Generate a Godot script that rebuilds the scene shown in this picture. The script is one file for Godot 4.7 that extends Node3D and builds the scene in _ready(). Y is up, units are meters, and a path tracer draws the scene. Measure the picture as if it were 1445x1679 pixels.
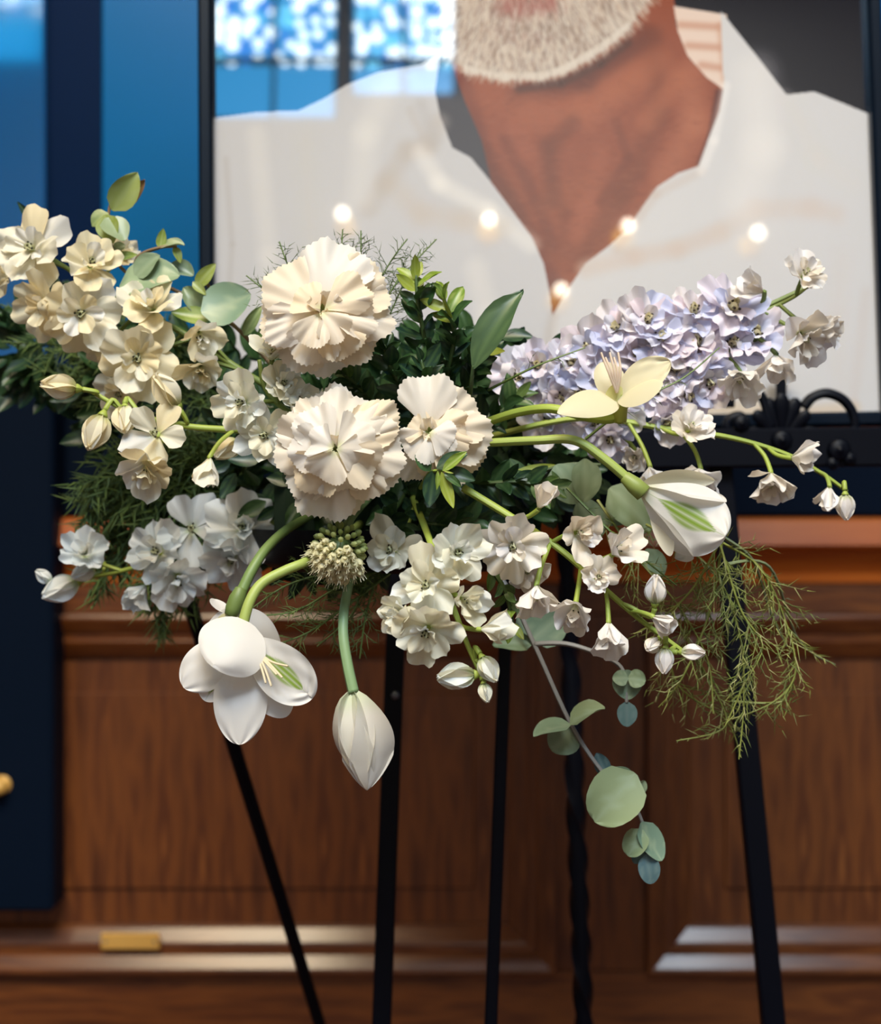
extends Node3D

# ---------------------------------------------------------------- set-up
const W := 1445.0
const H := 1679.0
const EYE := Vector3(0, 1.15, 0)
var F := (H / 2.0) / tan(deg_to_rad(20.0))
var rng := RandomNumberGenerator.new()
var M := {}
var pool := {}
var used := {}

func P(x: float, y: float, d: float) -> Vector3:      # a point measured in the photograph, at a distance from the lens
	return EYE + Vector3((x - W / 2.0) / F * d, (H / 2.0 - y) / F * d, -d)

func px(n: float, d: float) -> float:
	return n / F * d

func numbered(n: String) -> String:
	var k: int = used.get(n, 0)
	used[n] = k + 1
	return n if k == 0 else "%s_%03d" % [n, k]

func thing(called: String, label: String, category: String, at := Vector3.ZERO, group := "", kind := "") -> Node3D:
	var o := Node3D.new()
	o.name = numbered(called)
	add_child(o)
	o.position = at
	tag(o, label, category, group, kind)
	return o

func tag(o: Node, label: String, category: String, group := "", kind := "") -> void:
	if label: o.set_meta("label", label)
	if category: o.set_meta("category", category)
	if group: o.set_meta("group", group)
	if kind: o.set_meta("kind", kind)

func part(parent: Node3D, called: String, mesh: Mesh, mat: Material, xf := Transform3D.IDENTITY) -> MeshInstance3D:
	var o := MeshInstance3D.new()
	o.name = numbered(called) if parent == self else called
	o.mesh = mesh
	if mat: o.material_override = mat
	o.transform = xf
	parent.add_child(o, true)
	return o

func struct(called: String, mesh: Mesh, mat: Material, xf := Transform3D.IDENTITY) -> MeshInstance3D:
	var o := part(self, called, mesh, mat, xf)
	o.set_meta("kind", "structure")
	return o

# ---------------------------------------------------------------- materials
func noise(freq: float, octaves: int, ramp: Array, seed_: int, size := 512, kind := FastNoiseLite.TYPE_SIMPLEX_SMOOTH) -> NoiseTexture2D:
	var n := FastNoiseLite.new()
	n.noise_type = kind
	n.seed = seed_
	n.frequency = freq
	n.fractal_octaves = octaves
	var t := NoiseTexture2D.new()
	t.width = size
	t.height = size
	t.seamless = true
	t.noise = n
	if ramp:
		var g := Gradient.new()
		var offs := PackedFloat32Array()
		var cols := PackedColorArray()
		for i in ramp.size():
			offs.append(float(i) / (ramp.size() - 1))
			cols.append(ramp[i])
		g.offsets = offs
		g.colors = cols
		t.color_ramp = g
	return t

func flat(c: Color, rough := 0.6, metal := 0.0, spec := 0.5) -> StandardMaterial3D:
	var m := StandardMaterial3D.new()
	m.albedo_color = c
	m.roughness = rough
	m.metallic = metal
	m.metallic_specular = spec
	return m

func leafy(rough: float, back: float, spec := 0.5) -> StandardMaterial3D:   # colour comes from the vertices
	var m := StandardMaterial3D.new()
	m.vertex_color_use_as_albedo = true
	m.roughness = rough
	m.metallic_specular = spec
	if back > 0.0:
		m.backlight_enabled = true
		m.backlight = Color(back, back, back).linear_to_srgb()
	return m

func wood(tex: Texture2D, scale: Vector3, rough: float, coat: float) -> StandardMaterial3D:
	var m := flat(Color.WHITE, rough)
	m.albedo_texture = tex
	m.uv1_triplanar = true
	m.uv1_world_triplanar = true
	m.uv1_scale = scale
	if coat > 0.0:
		m.clearcoat_enabled = true
		m.clearcoat = coat
		m.clearcoat_roughness = 0.22
	return m

func make_materials() -> void:
	var grain := noise(0.012, 4, [Color8(76, 38, 17), Color8(110, 60, 27), Color8(134, 76, 33), Color8(100, 52, 24), Color8(158, 94, 43)], 5)
	M.wood_up = wood(grain, Vector3(5.0, 0.55, 5.0), 0.42, 0.35)
	M.wood_along = wood(grain, Vector3(0.55, 5.0, 5.0), 0.42, 0.35)
	M.wood_rail = wood(grain, Vector3(0.6, 6.0, 6.0), 0.25, 0.6)
	var highlit_grain := noise(0.012, 4, [Color8(160, 74, 14), Color8(214, 112, 28), Color8(188, 90, 20), Color8(228, 132, 40)], 6, 256)
	M.wood_highlit = wood(highlit_grain, Vector3(0.6, 6.0, 6.0), 0.5, 0.12)  # chair rail only: a warm highlight painted into the wood colour
	M.blue = flat(Color8(0, 122, 196), 0.3, 0.0, 0.3)
	M.blue_gloss = flat(Color8(0, 104, 180), 0.06, 0.0, 0.8)
	M.blue_gloss.clearcoat_enabled = true
	M.blue_gloss.clearcoat = 1.0
	M.blue_gloss.clearcoat_roughness = 0.05
	M.navy = flat(Color8(2, 36, 78), 0.5, 0.0, 0.2)
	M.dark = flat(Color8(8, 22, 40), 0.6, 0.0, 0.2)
	M.plaster = flat(Color8(150, 140, 128), 0.9)
	M.carpet = flat(Color8(74, 46, 40), 0.95)
	var fl := noise(0.09, 3, [Color8(66, 40, 36), Color8(84, 54, 46)], 9, 256)
	M.carpet.albedo_texture = fl
	M.carpet.albedo_color = Color.WHITE
	M.carpet.uv1_triplanar = true
	M.carpet.uv1_world_triplanar = true
	M.iron = flat(Color8(5, 8, 18), 0.45, 0.0, 0.28)
	M.frame = flat(Color8(6, 18, 32), 0.3, 0.0, 0.3)
	M.brass = flat(Color8(250, 196, 104), 0.4, 0.1)
	M.steel = flat(Color8(120, 124, 132), 0.3, 0.9)
	M.foam = flat(Color8(18, 44, 30), 0.95)
	M.petal = leafy(0.55, 0.66)
	M.petal.rim_enabled = true
	M.petal.rim = 0.25
	M.leaf = leafy(0.38, 0.25)
	M.leaf_dull = leafy(0.6, 0.3)
	M.stem = leafy(0.5, 0.0)

# ---------------------------------------------------------------- sheets: petals and leaves
# Base at the origin, growing along +Y, face towards +Z.
func grid_mesh(pos: PackedVector3Array, col: PackedColorArray, nu: int, nv: int) -> ArrayMesh:
	var nor := PackedVector3Array()
	nor.resize(pos.size())
	var idx := PackedInt32Array()
	var s := nv + 1
	for i in nu:
		for j in nv:
			var a := i * s + j
			var b := a + 1
			var c := a + s
			var d := c + 1
			for tri in [[a, b, d], [a, d, c]]:
				var n := (pos[tri[2]] - pos[tri[0]]).cross(pos[tri[1]] - pos[tri[0]])
				for k in tri:
					nor[k] += n
				idx.append(tri[0]); idx.append(tri[2]); idx.append(tri[1])
	for k in nor.size():
		nor[k] = -nor[k].normalized() if nor[k].length() > 1e-12 else Vector3(0, 0, 1)
	var arr := []
	arr.resize(Mesh.ARRAY_MAX)
	arr[Mesh.ARRAY_VERTEX] = pos
	arr[Mesh.ARRAY_NORMAL] = nor
	arr[Mesh.ARRAY_COLOR] = col
	arr[Mesh.ARRAY_INDEX] = idx
	var m := ArrayMesh.new()
	m.add_surface_from_arrays(Mesh.PRIMITIVE_TRIANGLES, arr)
	return m

func sheet(o: Dictionary) -> ArrayMesh:
	var nu: int = o.get("nu", 12)
	var nv: int = o.get("nv", 10)
	if o.has("mark"):
		nu = 40
		nv = 44
	var L: float = o.get("L", 1.0)
	var wd: float = o.get("W", 0.6)
	var fan: bool = o.get("fan", false)
	var ang: float = o.get("ang", 0.7)
	var bend: float = o.get("bend", 0.0)
	var b0: float = o.get("b0", -bend / 2.0)
	var bk: float = o.get("bk", 1.0)
	var cup: float = o.get("cup", 0.0)
	var ruf: float = o.get("ruf", 0.0)
	var rn: float = o.get("rn", 3.0)
	var ph: float = o.get("ph", 0.0)
	var ser: float = o.get("ser", 0.0)
	var sn: float = o.get("sn", 20.0)
	var lob: float = o.get("lob", 0.0)
	var p: float = o.get("p", 1.0)
	var q: float = o.get("q", 0.8)
	var twist: float = o.get("twist", 0.0)
	var frill: float = o.get("frill", 0.0)
	var point: float = o.get("point", 0.0)
	var rib: float = o.get("rib", 0.0)
	var col: Color = o.get("col", Color(0.8, 0.8, 0.75))
	var base: Color = o.get("base", col)
	var vein: Color = o.get("vein", col)
	var mark: Color = o.get("mark", col)
	var has_mark: bool = o.has("mark")
	var steps := 32
	var cy := PackedFloat32Array([0.0])
	var cz := PackedFloat32Array([0.0])
	for k in steps:
		var t := (k + 0.5) / steps
		var a := b0 + bend * pow(t, bk)
		cy.append(cy[k] + cos(a) / steps)
		cz.append(cz[k] + sin(a) / steps)
	var pos := PackedVector3Array()
	var cols := PackedColorArray()
	for i in nu + 1:
		var u := float(i) / nu
		if not fan: u = 1.0 - pow(1.0 - u, 1.5)
		for j in nv + 1:
			var v := float(j) / nv * 2.0 - 1.0
			var x: float
			var y: float
			if fan:
				var th := v * ang
				var r := 1.0 - 0.22 * pow(absf(v), 5.0) + point * (1.0 - sqrt(absf(v))) + lob * sin(th * 5.0 / ang + ph) * 0.5
				r += ser * (absf(fposmod(th * sn, 2.0) - 1.0) - 0.5) * smoothstep(0.7, 1.0, u)
				x = sin(th) * r * u
				y = cos(th) * r * u
				x *= L * wd / maxf(sin(ang), 0.01) / 2.0
			else:
				var w := wd * 0.5 * pow(maxf(sin(PI * pow(clampf(u, 0.0, 1.0), p)), 0.0), q)
				if i == 0: w = maxf(w, wd * 0.05)
				x = v * w * L
				y = u * (1.0 - lob * (1.0 - v * v) * smoothstep(0.8, 1.0, u))
			var z := cup * v * v * wd * 0.5 * sin(minf(1.0, u * 1.4) * PI * 0.5)
			if not fan: z *= minf(1.0, pow(maxf(sin(PI * pow(u, p)), 0.0), q) * 1.25)
			z += ruf * u * u * sin(v * rn * PI + ph) * (1.0 if fan else absf(v) * sin(u * rn * 4.0 + ph * (1.0 if v > 0 else 2.3)))
			z -= rib * (1.0 - absf(v)) * sin(PI * u)
			z += o.get("fine", 0.0) * u * sin(v * 17.0 + ph * 3.0)
			if frill > 0.0:
				z += frill * smoothstep(0.45, 1.0, u) * (sin(v * 7.0 + ph * 2.0) + 0.6 * sin(v * 15.0 + ph * 5.0))
			var yy := clampf(y, 0.0, 1.0) * steps
			var k := mini(int(yy), steps - 1)
			var f := yy - k
			var a2 := b0 + bend * pow(clampf(y, 0.001, 1.0), bk)
			var over := maxf(y - 1.0, 0.0)
			var py := lerpf(cy[k], cy[k + 1], f) - z * sin(a2) + over * cos(a2)
			var pz := lerpf(cz[k], cz[k + 1], f) + z * cos(a2) + over * sin(a2)
			var tw := twist * u
			var xx := x / L if fan else x / L
			pos.append(Vector3(xx * cos(tw), py, pz + xx * sin(tw)) * L)
			var c := col
			if base != col: c = base.lerp(c, smoothstep(0.05, 0.3, u))
			if has_mark:
				var wide := 0.4 * sin(PI * clampf((u - 0.25) / 0.66, 0.0, 1.0))
				var streak := 1.0 - smoothstep(0.6, 1.0, absf(v) / maxf(wide, 0.001))
				c = c.lerp(mark, streak * (0.5 + 0.5 * absf(sin(v * 17.0))))
			if vein != col:
				var side := absf(fposmod((u - absf(v) * 0.35) * 7.0, 1.0) - 0.5) * 2.0
				if absf(v) < 0.09 or side < 0.12: c = c.lerp(vein, 0.6)
			cols.append(c)
	return grid_mesh(pos, cols, nu, nv)

# Transform that puts a sheet's base at a, its tip at b (unit-length sheet), face towards `face`.
func from_to(a: Vector3, b: Vector3, face: Vector3) -> Transform3D:
	var y := b - a
	var l := y.length()
	y /= l
	var x := y.cross(face)
	if x.length() < 1e-4: x = y.cross(Vector3(0.3, 0.9, 0.2))
	x = x.normalized()
	var z := x.cross(y)
	return Transform3D(Basis(x * l, y * l, z * l), a)

func facing(dir: Vector3, at: Vector3, s: float, roll := 0.0) -> Transform3D:   # +Z along dir
	var z := dir.normalized()
	var x := Vector3.UP.cross(z)
	if x.length() < 0.05: x = Vector3.RIGHT
	x = x.normalized()
	var y := z.cross(x)
	return Transform3D(Basis(x, y, z) * Basis(Vector3(0, 0, 1), roll) * Basis.from_scale(Vector3.ONE * s), at)

# ---------------------------------------------------------------- tubes and solids
func smooth_path(pts: Array, per := 6) -> Array:
	var out := []
	var n := pts.size()
	if n == 2: return pts
	for i in n - 1:
		var p0: Vector3 = pts[maxi(i - 1, 0)]
		var p1: Vector3 = pts[i]
		var p2: Vector3 = pts[i + 1]
		var p3: Vector3 = pts[mini(i + 2, n - 1)]
		for k in per:
			out.append(p1.cubic_interpolate(p2, p0, p3, float(k) / per))
	out.append(pts[n - 1])
	return out

func tube(pts: Array, r0: float, r1: float, col := Color.WHITE, sides := 8, per := 6, lump := 0.0) -> ArrayMesh:
	var path := smooth_path(pts, per)
	var n := path.size()
	var pos := PackedVector3Array()
	var cols := PackedColorArray()
	var up := Vector3(0.21, 0.93, 0.3)
	for i in n:
		var a: Vector3 = path[maxi(i - 1, 0)]
		var b: Vector3 = path[mini(i + 1, n - 1)]
		var t := (b - a).normalized()
		var x := t.cross(up).normalized()
		if x.length() < 0.5: x = t.cross(Vector3.RIGHT).normalized()
		var y := t.cross(x)
		up = y.cross(t) if false else up
		var r := lerpf(r0, r1, float(i) / (n - 1)) * (1.0 + lump * sin(i * 2.1))
		for k in sides + 1:
			var an := TAU * k / sides
			var here: Vector3 = path[i]
			pos.append(here + x * cos(an) * r + y * sin(an) * r)
			cols.append(col)
	var caps := pos.duplicate()
	for k in sides + 1:                      # closed ends
		caps.append(path[n - 1])
		cols.append(col)
	var first := PackedVector3Array()
	var fc := PackedColorArray()
	for k in sides + 1:
		first.append(path[0])
		fc.append(col)
	first.append_array(caps)
	fc.append_array(cols)
	return grid_mesh(first, fc, n + 1, sides)

func lathe(profile: Array, col := Color.WHITE, sides := 12) -> ArrayMesh:     # [[radius, height]...] round +Y
	var pos := PackedVector3Array()
	var cols := PackedColorArray()
	for p in profile:
		for k in sides + 1:
			var an := TAU * k / sides
			pos.append(Vector3(p[0] * cos(an), p[1], p[0] * sin(an)))
			cols.append(col)
	return grid_mesh(pos, cols, profile.size() - 1, sides)

func slab(size: Vector3, c := 0.002) -> ArrayMesh:   # a box with chamfered edges
	var h := size / 2.0
	c = minf(c, minf(h.x, minf(h.y, h.z)) * 0.45)
	var st := SurfaceTool.new()
	st.begin(Mesh.PRIMITIVE_TRIANGLES)
	var q := func(a: Vector3, b: Vector3, d: Vector3, e: Vector3):
		var mid := (a + b + d + e) / 4.0
		var n := (b - a).cross(d - a)
		var vs := [a, b, d, e]
		if n.dot(mid) > 0: vs = [e, d, b, a]
		for k in [0, 1, 2, 0, 2, 3]:
			st.set_smooth_group(-1)
			st.add_vertex(vs[k])
	for ax in 3:
		for s in [-1.0, 1.0]:
			var vs := []
			for t in [[-1, -1], [1, -1], [1, 1], [-1, 1]]:
				var v := Vector3.ZERO
				v[ax] = h[ax] * s
				v[(ax + 1) % 3] = (h[(ax + 1) % 3] - c) * t[0]
				v[(ax + 2) % 3] = (h[(ax + 2) % 3] - c) * t[1]
				vs.append(v)
			q.call(vs[0], vs[1], vs[2], vs[3])
	for ax in 3:
		var a1 := (ax + 1) % 3
		var a2 := (ax + 2) % 3
		for s in [-1.0, 1.0]:
			for t in [-1.0, 1.0]:
				var v := []
				for e in [-1.0, 1.0]:
					var k := Vector3.ZERO
					k[ax] = (h[ax] - c) * e
					k[a1] = h[a1] * s
					k[a2] = (h[a2] - c) * t
					v.append(k)
					var m := k
					m[a1] = (h[a1] - c) * s
					m[a2] = h[a2] * t
					v.append(m)
				q.call(v[0], v[1], v[3], v[2])
	for sx in [-1.0, 1.0]:
		for sy in [-1.0, 1.0]:
			for sz in [-1.0, 1.0]:
				var a := Vector3(h.x * sx, (h.y - c) * sy, (h.z - c) * sz)
				var b := Vector3((h.x - c) * sx, h.y * sy, (h.z - c) * sz)
				var d := Vector3((h.x - c) * sx, (h.y - c) * sy, h.z * sz)
				var vs := [a, b, d]
				if (b - a).cross(d - a).dot(a) > 0: vs = [d, b, a]
				for k in vs:
					st.set_smooth_group(-1)
					st.add_vertex(k)
	st.generate_normals()
	return st.commit()

func bar_between(a: Vector3, b: Vector3, w: float, t: float) -> Array:   # [mesh, transform] of a flat bar from a to b
	var y := (b - a).normalized()
	var z := Vector3(0, 0, 1)
	var x := y.cross(z).normalized()
	z = x.cross(y)
	return [slab(Vector3(w, a.distance_to(b), t), 0.0015), Transform3D(Basis(x, y, z), (a + b) / 2.0)]

# ---------------------------------------------------------------- flowers
func kind_of_petals(key: String, cols: Array, base: Color, seed_: int) -> void:     # a few shared petals of each colour
	rng.seed = seed_
	var outer := []
	var inner := []
	var buds := []
	for k in 7:
		var c: Color = cols[k % cols.size()]
		outer.append(sheet({"fan": true, "ang": rng.randf_range(0.62, 0.8), "W": rng.randf_range(0.82, 1.0), "bend": rng.randf_range(-0.7, 0.25), "b0": rng.randf_range(0.15, 0.4), "bk": 1.4, "cup": rng.randf_range(-0.05, 0.25), "point": rng.randf_range(0.0, 0.14), "twist": rng.randf_range(-0.25, 0.25),
			"ruf": rng.randf_range(0.05, 0.12), "rn": rng.randf_range(1.0, 2.0), "ph": rng.randf() * 6.0, "lob": rng.randf_range(0.02, 0.1), "ser": 0.03, "sn": 5.0, "frill": rng.randf_range(0.015, 0.04), "fine": 0.002, "col": c, "base": base, "nu": 9, "nv": 14}))
	for k in 5:
		var c: Color = cols[(k + 1) % cols.size()]
		inner.append(sheet({"fan": true, "ang": 0.6, "W": rng.randf_range(0.62, 0.8), "bend": rng.randf_range(-0.9, 0.2), "b0": 0.3, "bk": 1.3, "cup": 0.18, "ruf": 0.08, "rn": 1.4, "ph": rng.randf() * 6.0, "lob": 0.08, "frill": 0.03, "fine": 0.002, "col": c, "base": base, "nu": 8, "nv": 10}))
	for k in 3:
		var c: Color = cols[k % cols.size()]
		buds.append(sheet({"W": 0.64, "b0": -0.48, "bend": 1.05, "bk": 0.9, "cup": 0.6, "p": 0.85, "q": 0.66, "ruf": 0.015, "col": c, "base": base.lerp(Color(0.3, 0.36, 0.06), 0.3), "nu": 10, "nv": 8}))
	pool[key] = {"outer": outer, "inner": inner, "bud": buds}

func small_heart(cream: Color, dark: Color) -> ArrayMesh:       # the little upright petals and anthers in the middle
	var st := SurfaceTool.new()
	st.begin(Mesh.PRIMITIVE_TRIANGLES)
	for k in 5:
		var pet := sheet({"W": 0.6, "bend": 0.8, "b0": 0.1, "cup": 0.2, "ruf": 0.1, "ph": k * 1.3, "col": cream, "nu": 4, "nv": 4})
		st.append_from(pet, 0, Transform3D(Basis(Vector3(0, 0, 1), TAU * k / 5.0 + 0.2) * Basis(Vector3.RIGHT, 0.95) * Basis.from_scale(Vector3.ONE * (0.3 + 0.05 * (k % 3))), Vector3.ZERO))
	for k in 7:
		var an := k * 2.4
		var r := 0.03 + 0.016 * k
		var at := Vector3(cos(an) * r, sin(an) * r, 0.2 + 0.02 * (k % 3))
		var fil := tube([Vector3(cos(an) * r * 0.4, sin(an) * r * 0.4, 0), at], 0.012, 0.01, cream, 4)
		st.append_from(fil, 0, Transform3D.IDENTITY)
		var bead := lathe([[0.0, -0.03], [0.028, -0.01], [0.028, 0.015], [0.0, 0.035]], dark, 6)
		st.append_from(bead, 0, Transform3D(Basis(Vector3(0, 0, 1), an), at))
	return st.commit()

func floret(parent: Node3D, at: Vector3, face: Vector3, r: float, open: float, kind: String, root: Vector3, green: Color) -> void:
	var o := Node3D.new()
	o.name = "floret"
	parent.add_child(o, true)
	o.position = at
	var here := facing(face, Vector3.ZERO, 1.0, rng.randf() * TAU)
	r *= 1.14
	var n := 5 if open > 0.93 else (7 if open > 0.5 else 5)
	var wide := lerpf(1.12, 1.0, open)
	for k in n:
		var e := deg_to_rad((1.0 - open) * 78.0 + rng.randf_range(-7, 9))
		var b := here.basis * Basis(Vector3(0, 0, 1), TAU * k / n + rng.randf_range(-0.16, 0.16)) * Basis(Vector3.RIGHT, e)
		part(o, "petal", pool[kind].outer[rng.randi() % 7], M.petal, Transform3D(b * Basis.from_scale(Vector3.ONE * r * wide * rng.randf_range(0.82, 1.12)), here.basis.z * -0.002))
	if open > 0.3 and open < 0.94:
		var ni := 6 if open > 0.45 else 3
		for k in ni:
			var e := deg_to_rad((1.0 - open) * 55.0 + rng.randf_range(22, 44))
			var b := here.basis * Basis(Vector3(0, 0, 1), TAU * (k + 0.5) / ni + rng.randf_range(-0.3, 0.3)) * Basis(Vector3.RIGHT, e)
			part(o, "petal", pool[kind].inner[rng.randi() % 5], M.petal, Transform3D(b * Basis.from_scale(Vector3.ONE * r * rng.randf_range(0.62, 0.82)), here.basis.z * 0.001))
	if open > 0.42:
		part(o, "flower_heart", pool[kind].heart, M.petal, Transform3D(here.basis * Basis.from_scale(Vector3.ONE * r * (1.35 if kind == "lilac" else 1.05)), here.basis.z * 0.002))
	var back := -here.basis.z * r * 0.12
	var to := root - at
	var mid := back * 2.2 + to * 0.35
	part(o, "flower_stalk", tube([back * 0.2, back, mid, to], 0.0016, 0.0012, green, 6, 4), M.stem)

func bud(parent: Node3D, centre: Vector3, dir: Vector3, length: float, kind: String, root: Vector3, green: Color) -> void:
	var o := Node3D.new()
	o.name = "bud"
	parent.add_child(o, true)
	var d := dir.normalized()
	var base := centre - d * length * 0.5
	o.position = base
	var b := facing(d, Vector3.ZERO, 1.0, rng.randf() * TAU).basis
	for k in 5:
		var bb := b * Basis(Vector3(0, 0, 1), TAU * k / 5.0) * Basis(Vector3.RIGHT, PI / 2.0)
		part(o, "petal", pool[kind].bud[k % 3], M.petal, Transform3D(bb * Basis.from_scale(Vector3(1.05, 1.0, 1.0) * length * (1.0 - 0.02 * k)), b.z * 0.0003 * k))
	var cap := lathe([[0.0, -0.1], [0.05, -0.08], [0.1, 0.0], [0.13, 0.06], [0.1, 0.08]], green.lerp(Color(0.35, 0.42, 0.08), 0.5), 8)
	part(o, "receptacle", cap, M.stem, Transform3D(b * Basis(Vector3.RIGHT, PI / 2.0) * Basis.from_scale(Vector3.ONE * length), Vector3.ZERO))
	var to := root - base
	part(o, "flower_stalk", tube([-d * length * 0.08, -d * length * 0.35 + to * 0.15, to * 0.7 - d * length * 0.1, to], 0.0016, 0.0011, green, 6, 4), M.stem)

func near_on(path: Array, c: Vector3, back: float) -> Vector3:       # where along a stem a flower's stalk leaves it
	var best := 0
	var bd := 1e9
	for i in path.size():
		var p: Vector3 = path[i]
		if p.distance_to(c) < bd:
			bd = p.distance_to(c)
			best = i
	return path[maxi(best - int(back), 0)]

func spike(called: String, label: String, group: String, pts: Array, florets: Array, buds: Array, kind: String, green: Color, thick: float, seed_: int) -> Node3D:
	rng.seed = seed_
	var world := []
	for p in pts: world.append(P(p[0], p[1], p[2]))
	var at: Vector3 = world[0]
	var t := thing(called, label, "flower", at, group)
	var loc := []
	for p in world: loc.append(p - at)
	var path := smooth_path(loc, 8)
	part(t, "stem", tube(loc, thick, thick * 0.55, green, 8, 8), M.stem)
	for f in florets:
		var d: float = f[7] if f.size() > 7 else depth_at(pts, f[0], f[1]) - 0.014
		var c := P(f[0], f[1], d) - at
		floret(t, c, Vector3(f[3], f[4], f[5]), px(f[2], d), f[6], kind, near_on(path, c, 3), green)
	for b in buds:
		var d: float = b[6] if b.size() > 6 else depth_at(pts, b[0], b[1]) - 0.01
		var c := P(b[0], b[1], d) - at
		bud(t, c, Vector3(b[3], b[4], b[5]), px(b[2], d), kind, near_on(path, c, 2), green)
	return t

func depth_at(pts: Array, x: float, y: float) -> float:
	var best: float = pts[0][2]
	var bd := 1e9
	for i in pts.size() - 1:
		for k in 5:
			var f := k / 4.0
			var qx: float = lerpf(pts[i][0], pts[i + 1][0], f)
			var qy: float = lerpf(pts[i][1], pts[i + 1][1], f)
			var dd := Vector2(qx - x, qy - y).length()
			if dd < bd:
				bd = dd
				best = lerpf(pts[i][2], pts[i + 1][2], f)
	return best

func carnation(label: String, x: float, y: float, d: float, r: float, face: Vector3, petals: Array, heart: Array, seed_: int, root: Vector3) -> void:
	# petals: [tip x, tip y, width, how far the tip comes forward (mm), ruffle]; heart: [count, shortest, longest, lift in degrees]
	rng.seed = seed_
	var at := P(x, y, d)
	var t := thing("carnation", label, "flower", at, "ruffled carnations in the middle of the spray")
	var b := facing(face, Vector3.ZERO, 1.0).basis
	var rr := px(r, d)
	var n := 0
	for q in petals:
		var c := Color(0.87, 0.73, 0.52).lerp(Color(0.85, 0.82, 0.77), rng.randf())
		var tip := P(q[0], q[1], d - q[3] * 0.001) - at
		var base := Vector3(tip.x * 0.06, tip.y * 0.06, 0.0013 * n - 0.006)
		var l := base.distance_to(tip)
		var m := sheet({"fan": true, "ang": rng.randf_range(0.8, 0.95), "W": px(q[2], d) / l * 1.2, "b0": 0.3, "bend": rng.randf_range(-0.85, -0.45), "bk": 0.9, "cup": rng.randf_range(-0.1, 0.14), "twist": rng.randf_range(-0.12, 0.12),
			"ruf": q[4], "rn": rng.randf_range(1.0, 2.2), "ph": rng.randf() * 6.3, "ser": 0.055, "sn": 19.0, "frill": rng.randf_range(0.02, 0.045), "fine": 0.002, "lob": 0.05, "col": c, "base": Color(0.74, 0.74, 0.46), "nu": 16, "nv": 48})
		part(t, "petal", m, M.petal, from_to(base, base + (tip - base) * 1.07, b.z))
		n += 1
	for k in heart[0]:
		var c := Color(0.87, 0.73, 0.5).lerp(Color(0.85, 0.8, 0.72), rng.randf())
		var m := sheet({"fan": true, "ang": 0.8, "W": rng.randf_range(0.9, 1.5), "b0": 0.2, "bend": rng.randf_range(-0.9, 0.3), "bk": 1.5, "cup": 0.15, "twist": rng.randf_range(-0.4, 0.4), "ruf": 0.16, "rn": rng.randf_range(1.4, 2.4), "ph": rng.randf() * 6.3, "ser": 0.05, "sn": 13.0, "frill": 0.06, "fine": 0.003, "lob": 0.07, "col": c, "base": Color(0.74, 0.74, 0.46), "nu": 12, "nv": 36})
		var bb := b * Basis(Vector3(0, 0, 1), TAU * k / heart[0] + rng.randf_range(-0.4, 0.4)) * Basis(Vector3.RIGHT, deg_to_rad(heart[3] + rng.randf_range(-14, 14)))
		part(t, "petal", m, M.petal, Transform3D(bb * Basis.from_scale(Vector3.ONE * rr * rng.randf_range(heart[1], heart[2])), b.z * 0.002))
	var st := SurfaceTool.new()
	st.begin(Mesh.PRIMITIVE_TRIANGLES)
	for k in 4:
		st.append_from(sheet({"W": 0.4, "bend": 0.6, "cup": 0.3, "col": Color(0.2, 0.24, 0.06), "nu": 5, "nv": 4}), 0, Transform3D(b * Basis(Vector3(0, 0, 1), k * 1.7) * Basis(Vector3.RIGHT, 1.0) * Basis.from_scale(Vector3.ONE * rr * 0.15), b.z * 0.004))
	part(t, "pistil", st.commit(), M.petal)
	part(t, "calyx", lathe([[0.0, -0.03], [0.004, -0.028], [0.0065, -0.02], [0.008, -0.008], [0.007, -0.003], [0.0, -0.002]], Color(0.1, 0.16, 0.06), 10), M.stem, Transform3D(b * Basis(Vector3.RIGHT, PI / 2.0), b.z * -0.006))
	part(t, "stem", tube([-b.z * 0.032, -b.z * 0.05 + (root - at) * 0.2, root - at], 0.0026, 0.0024, Color(0.09, 0.15, 0.05), 8), M.stem)

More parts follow.
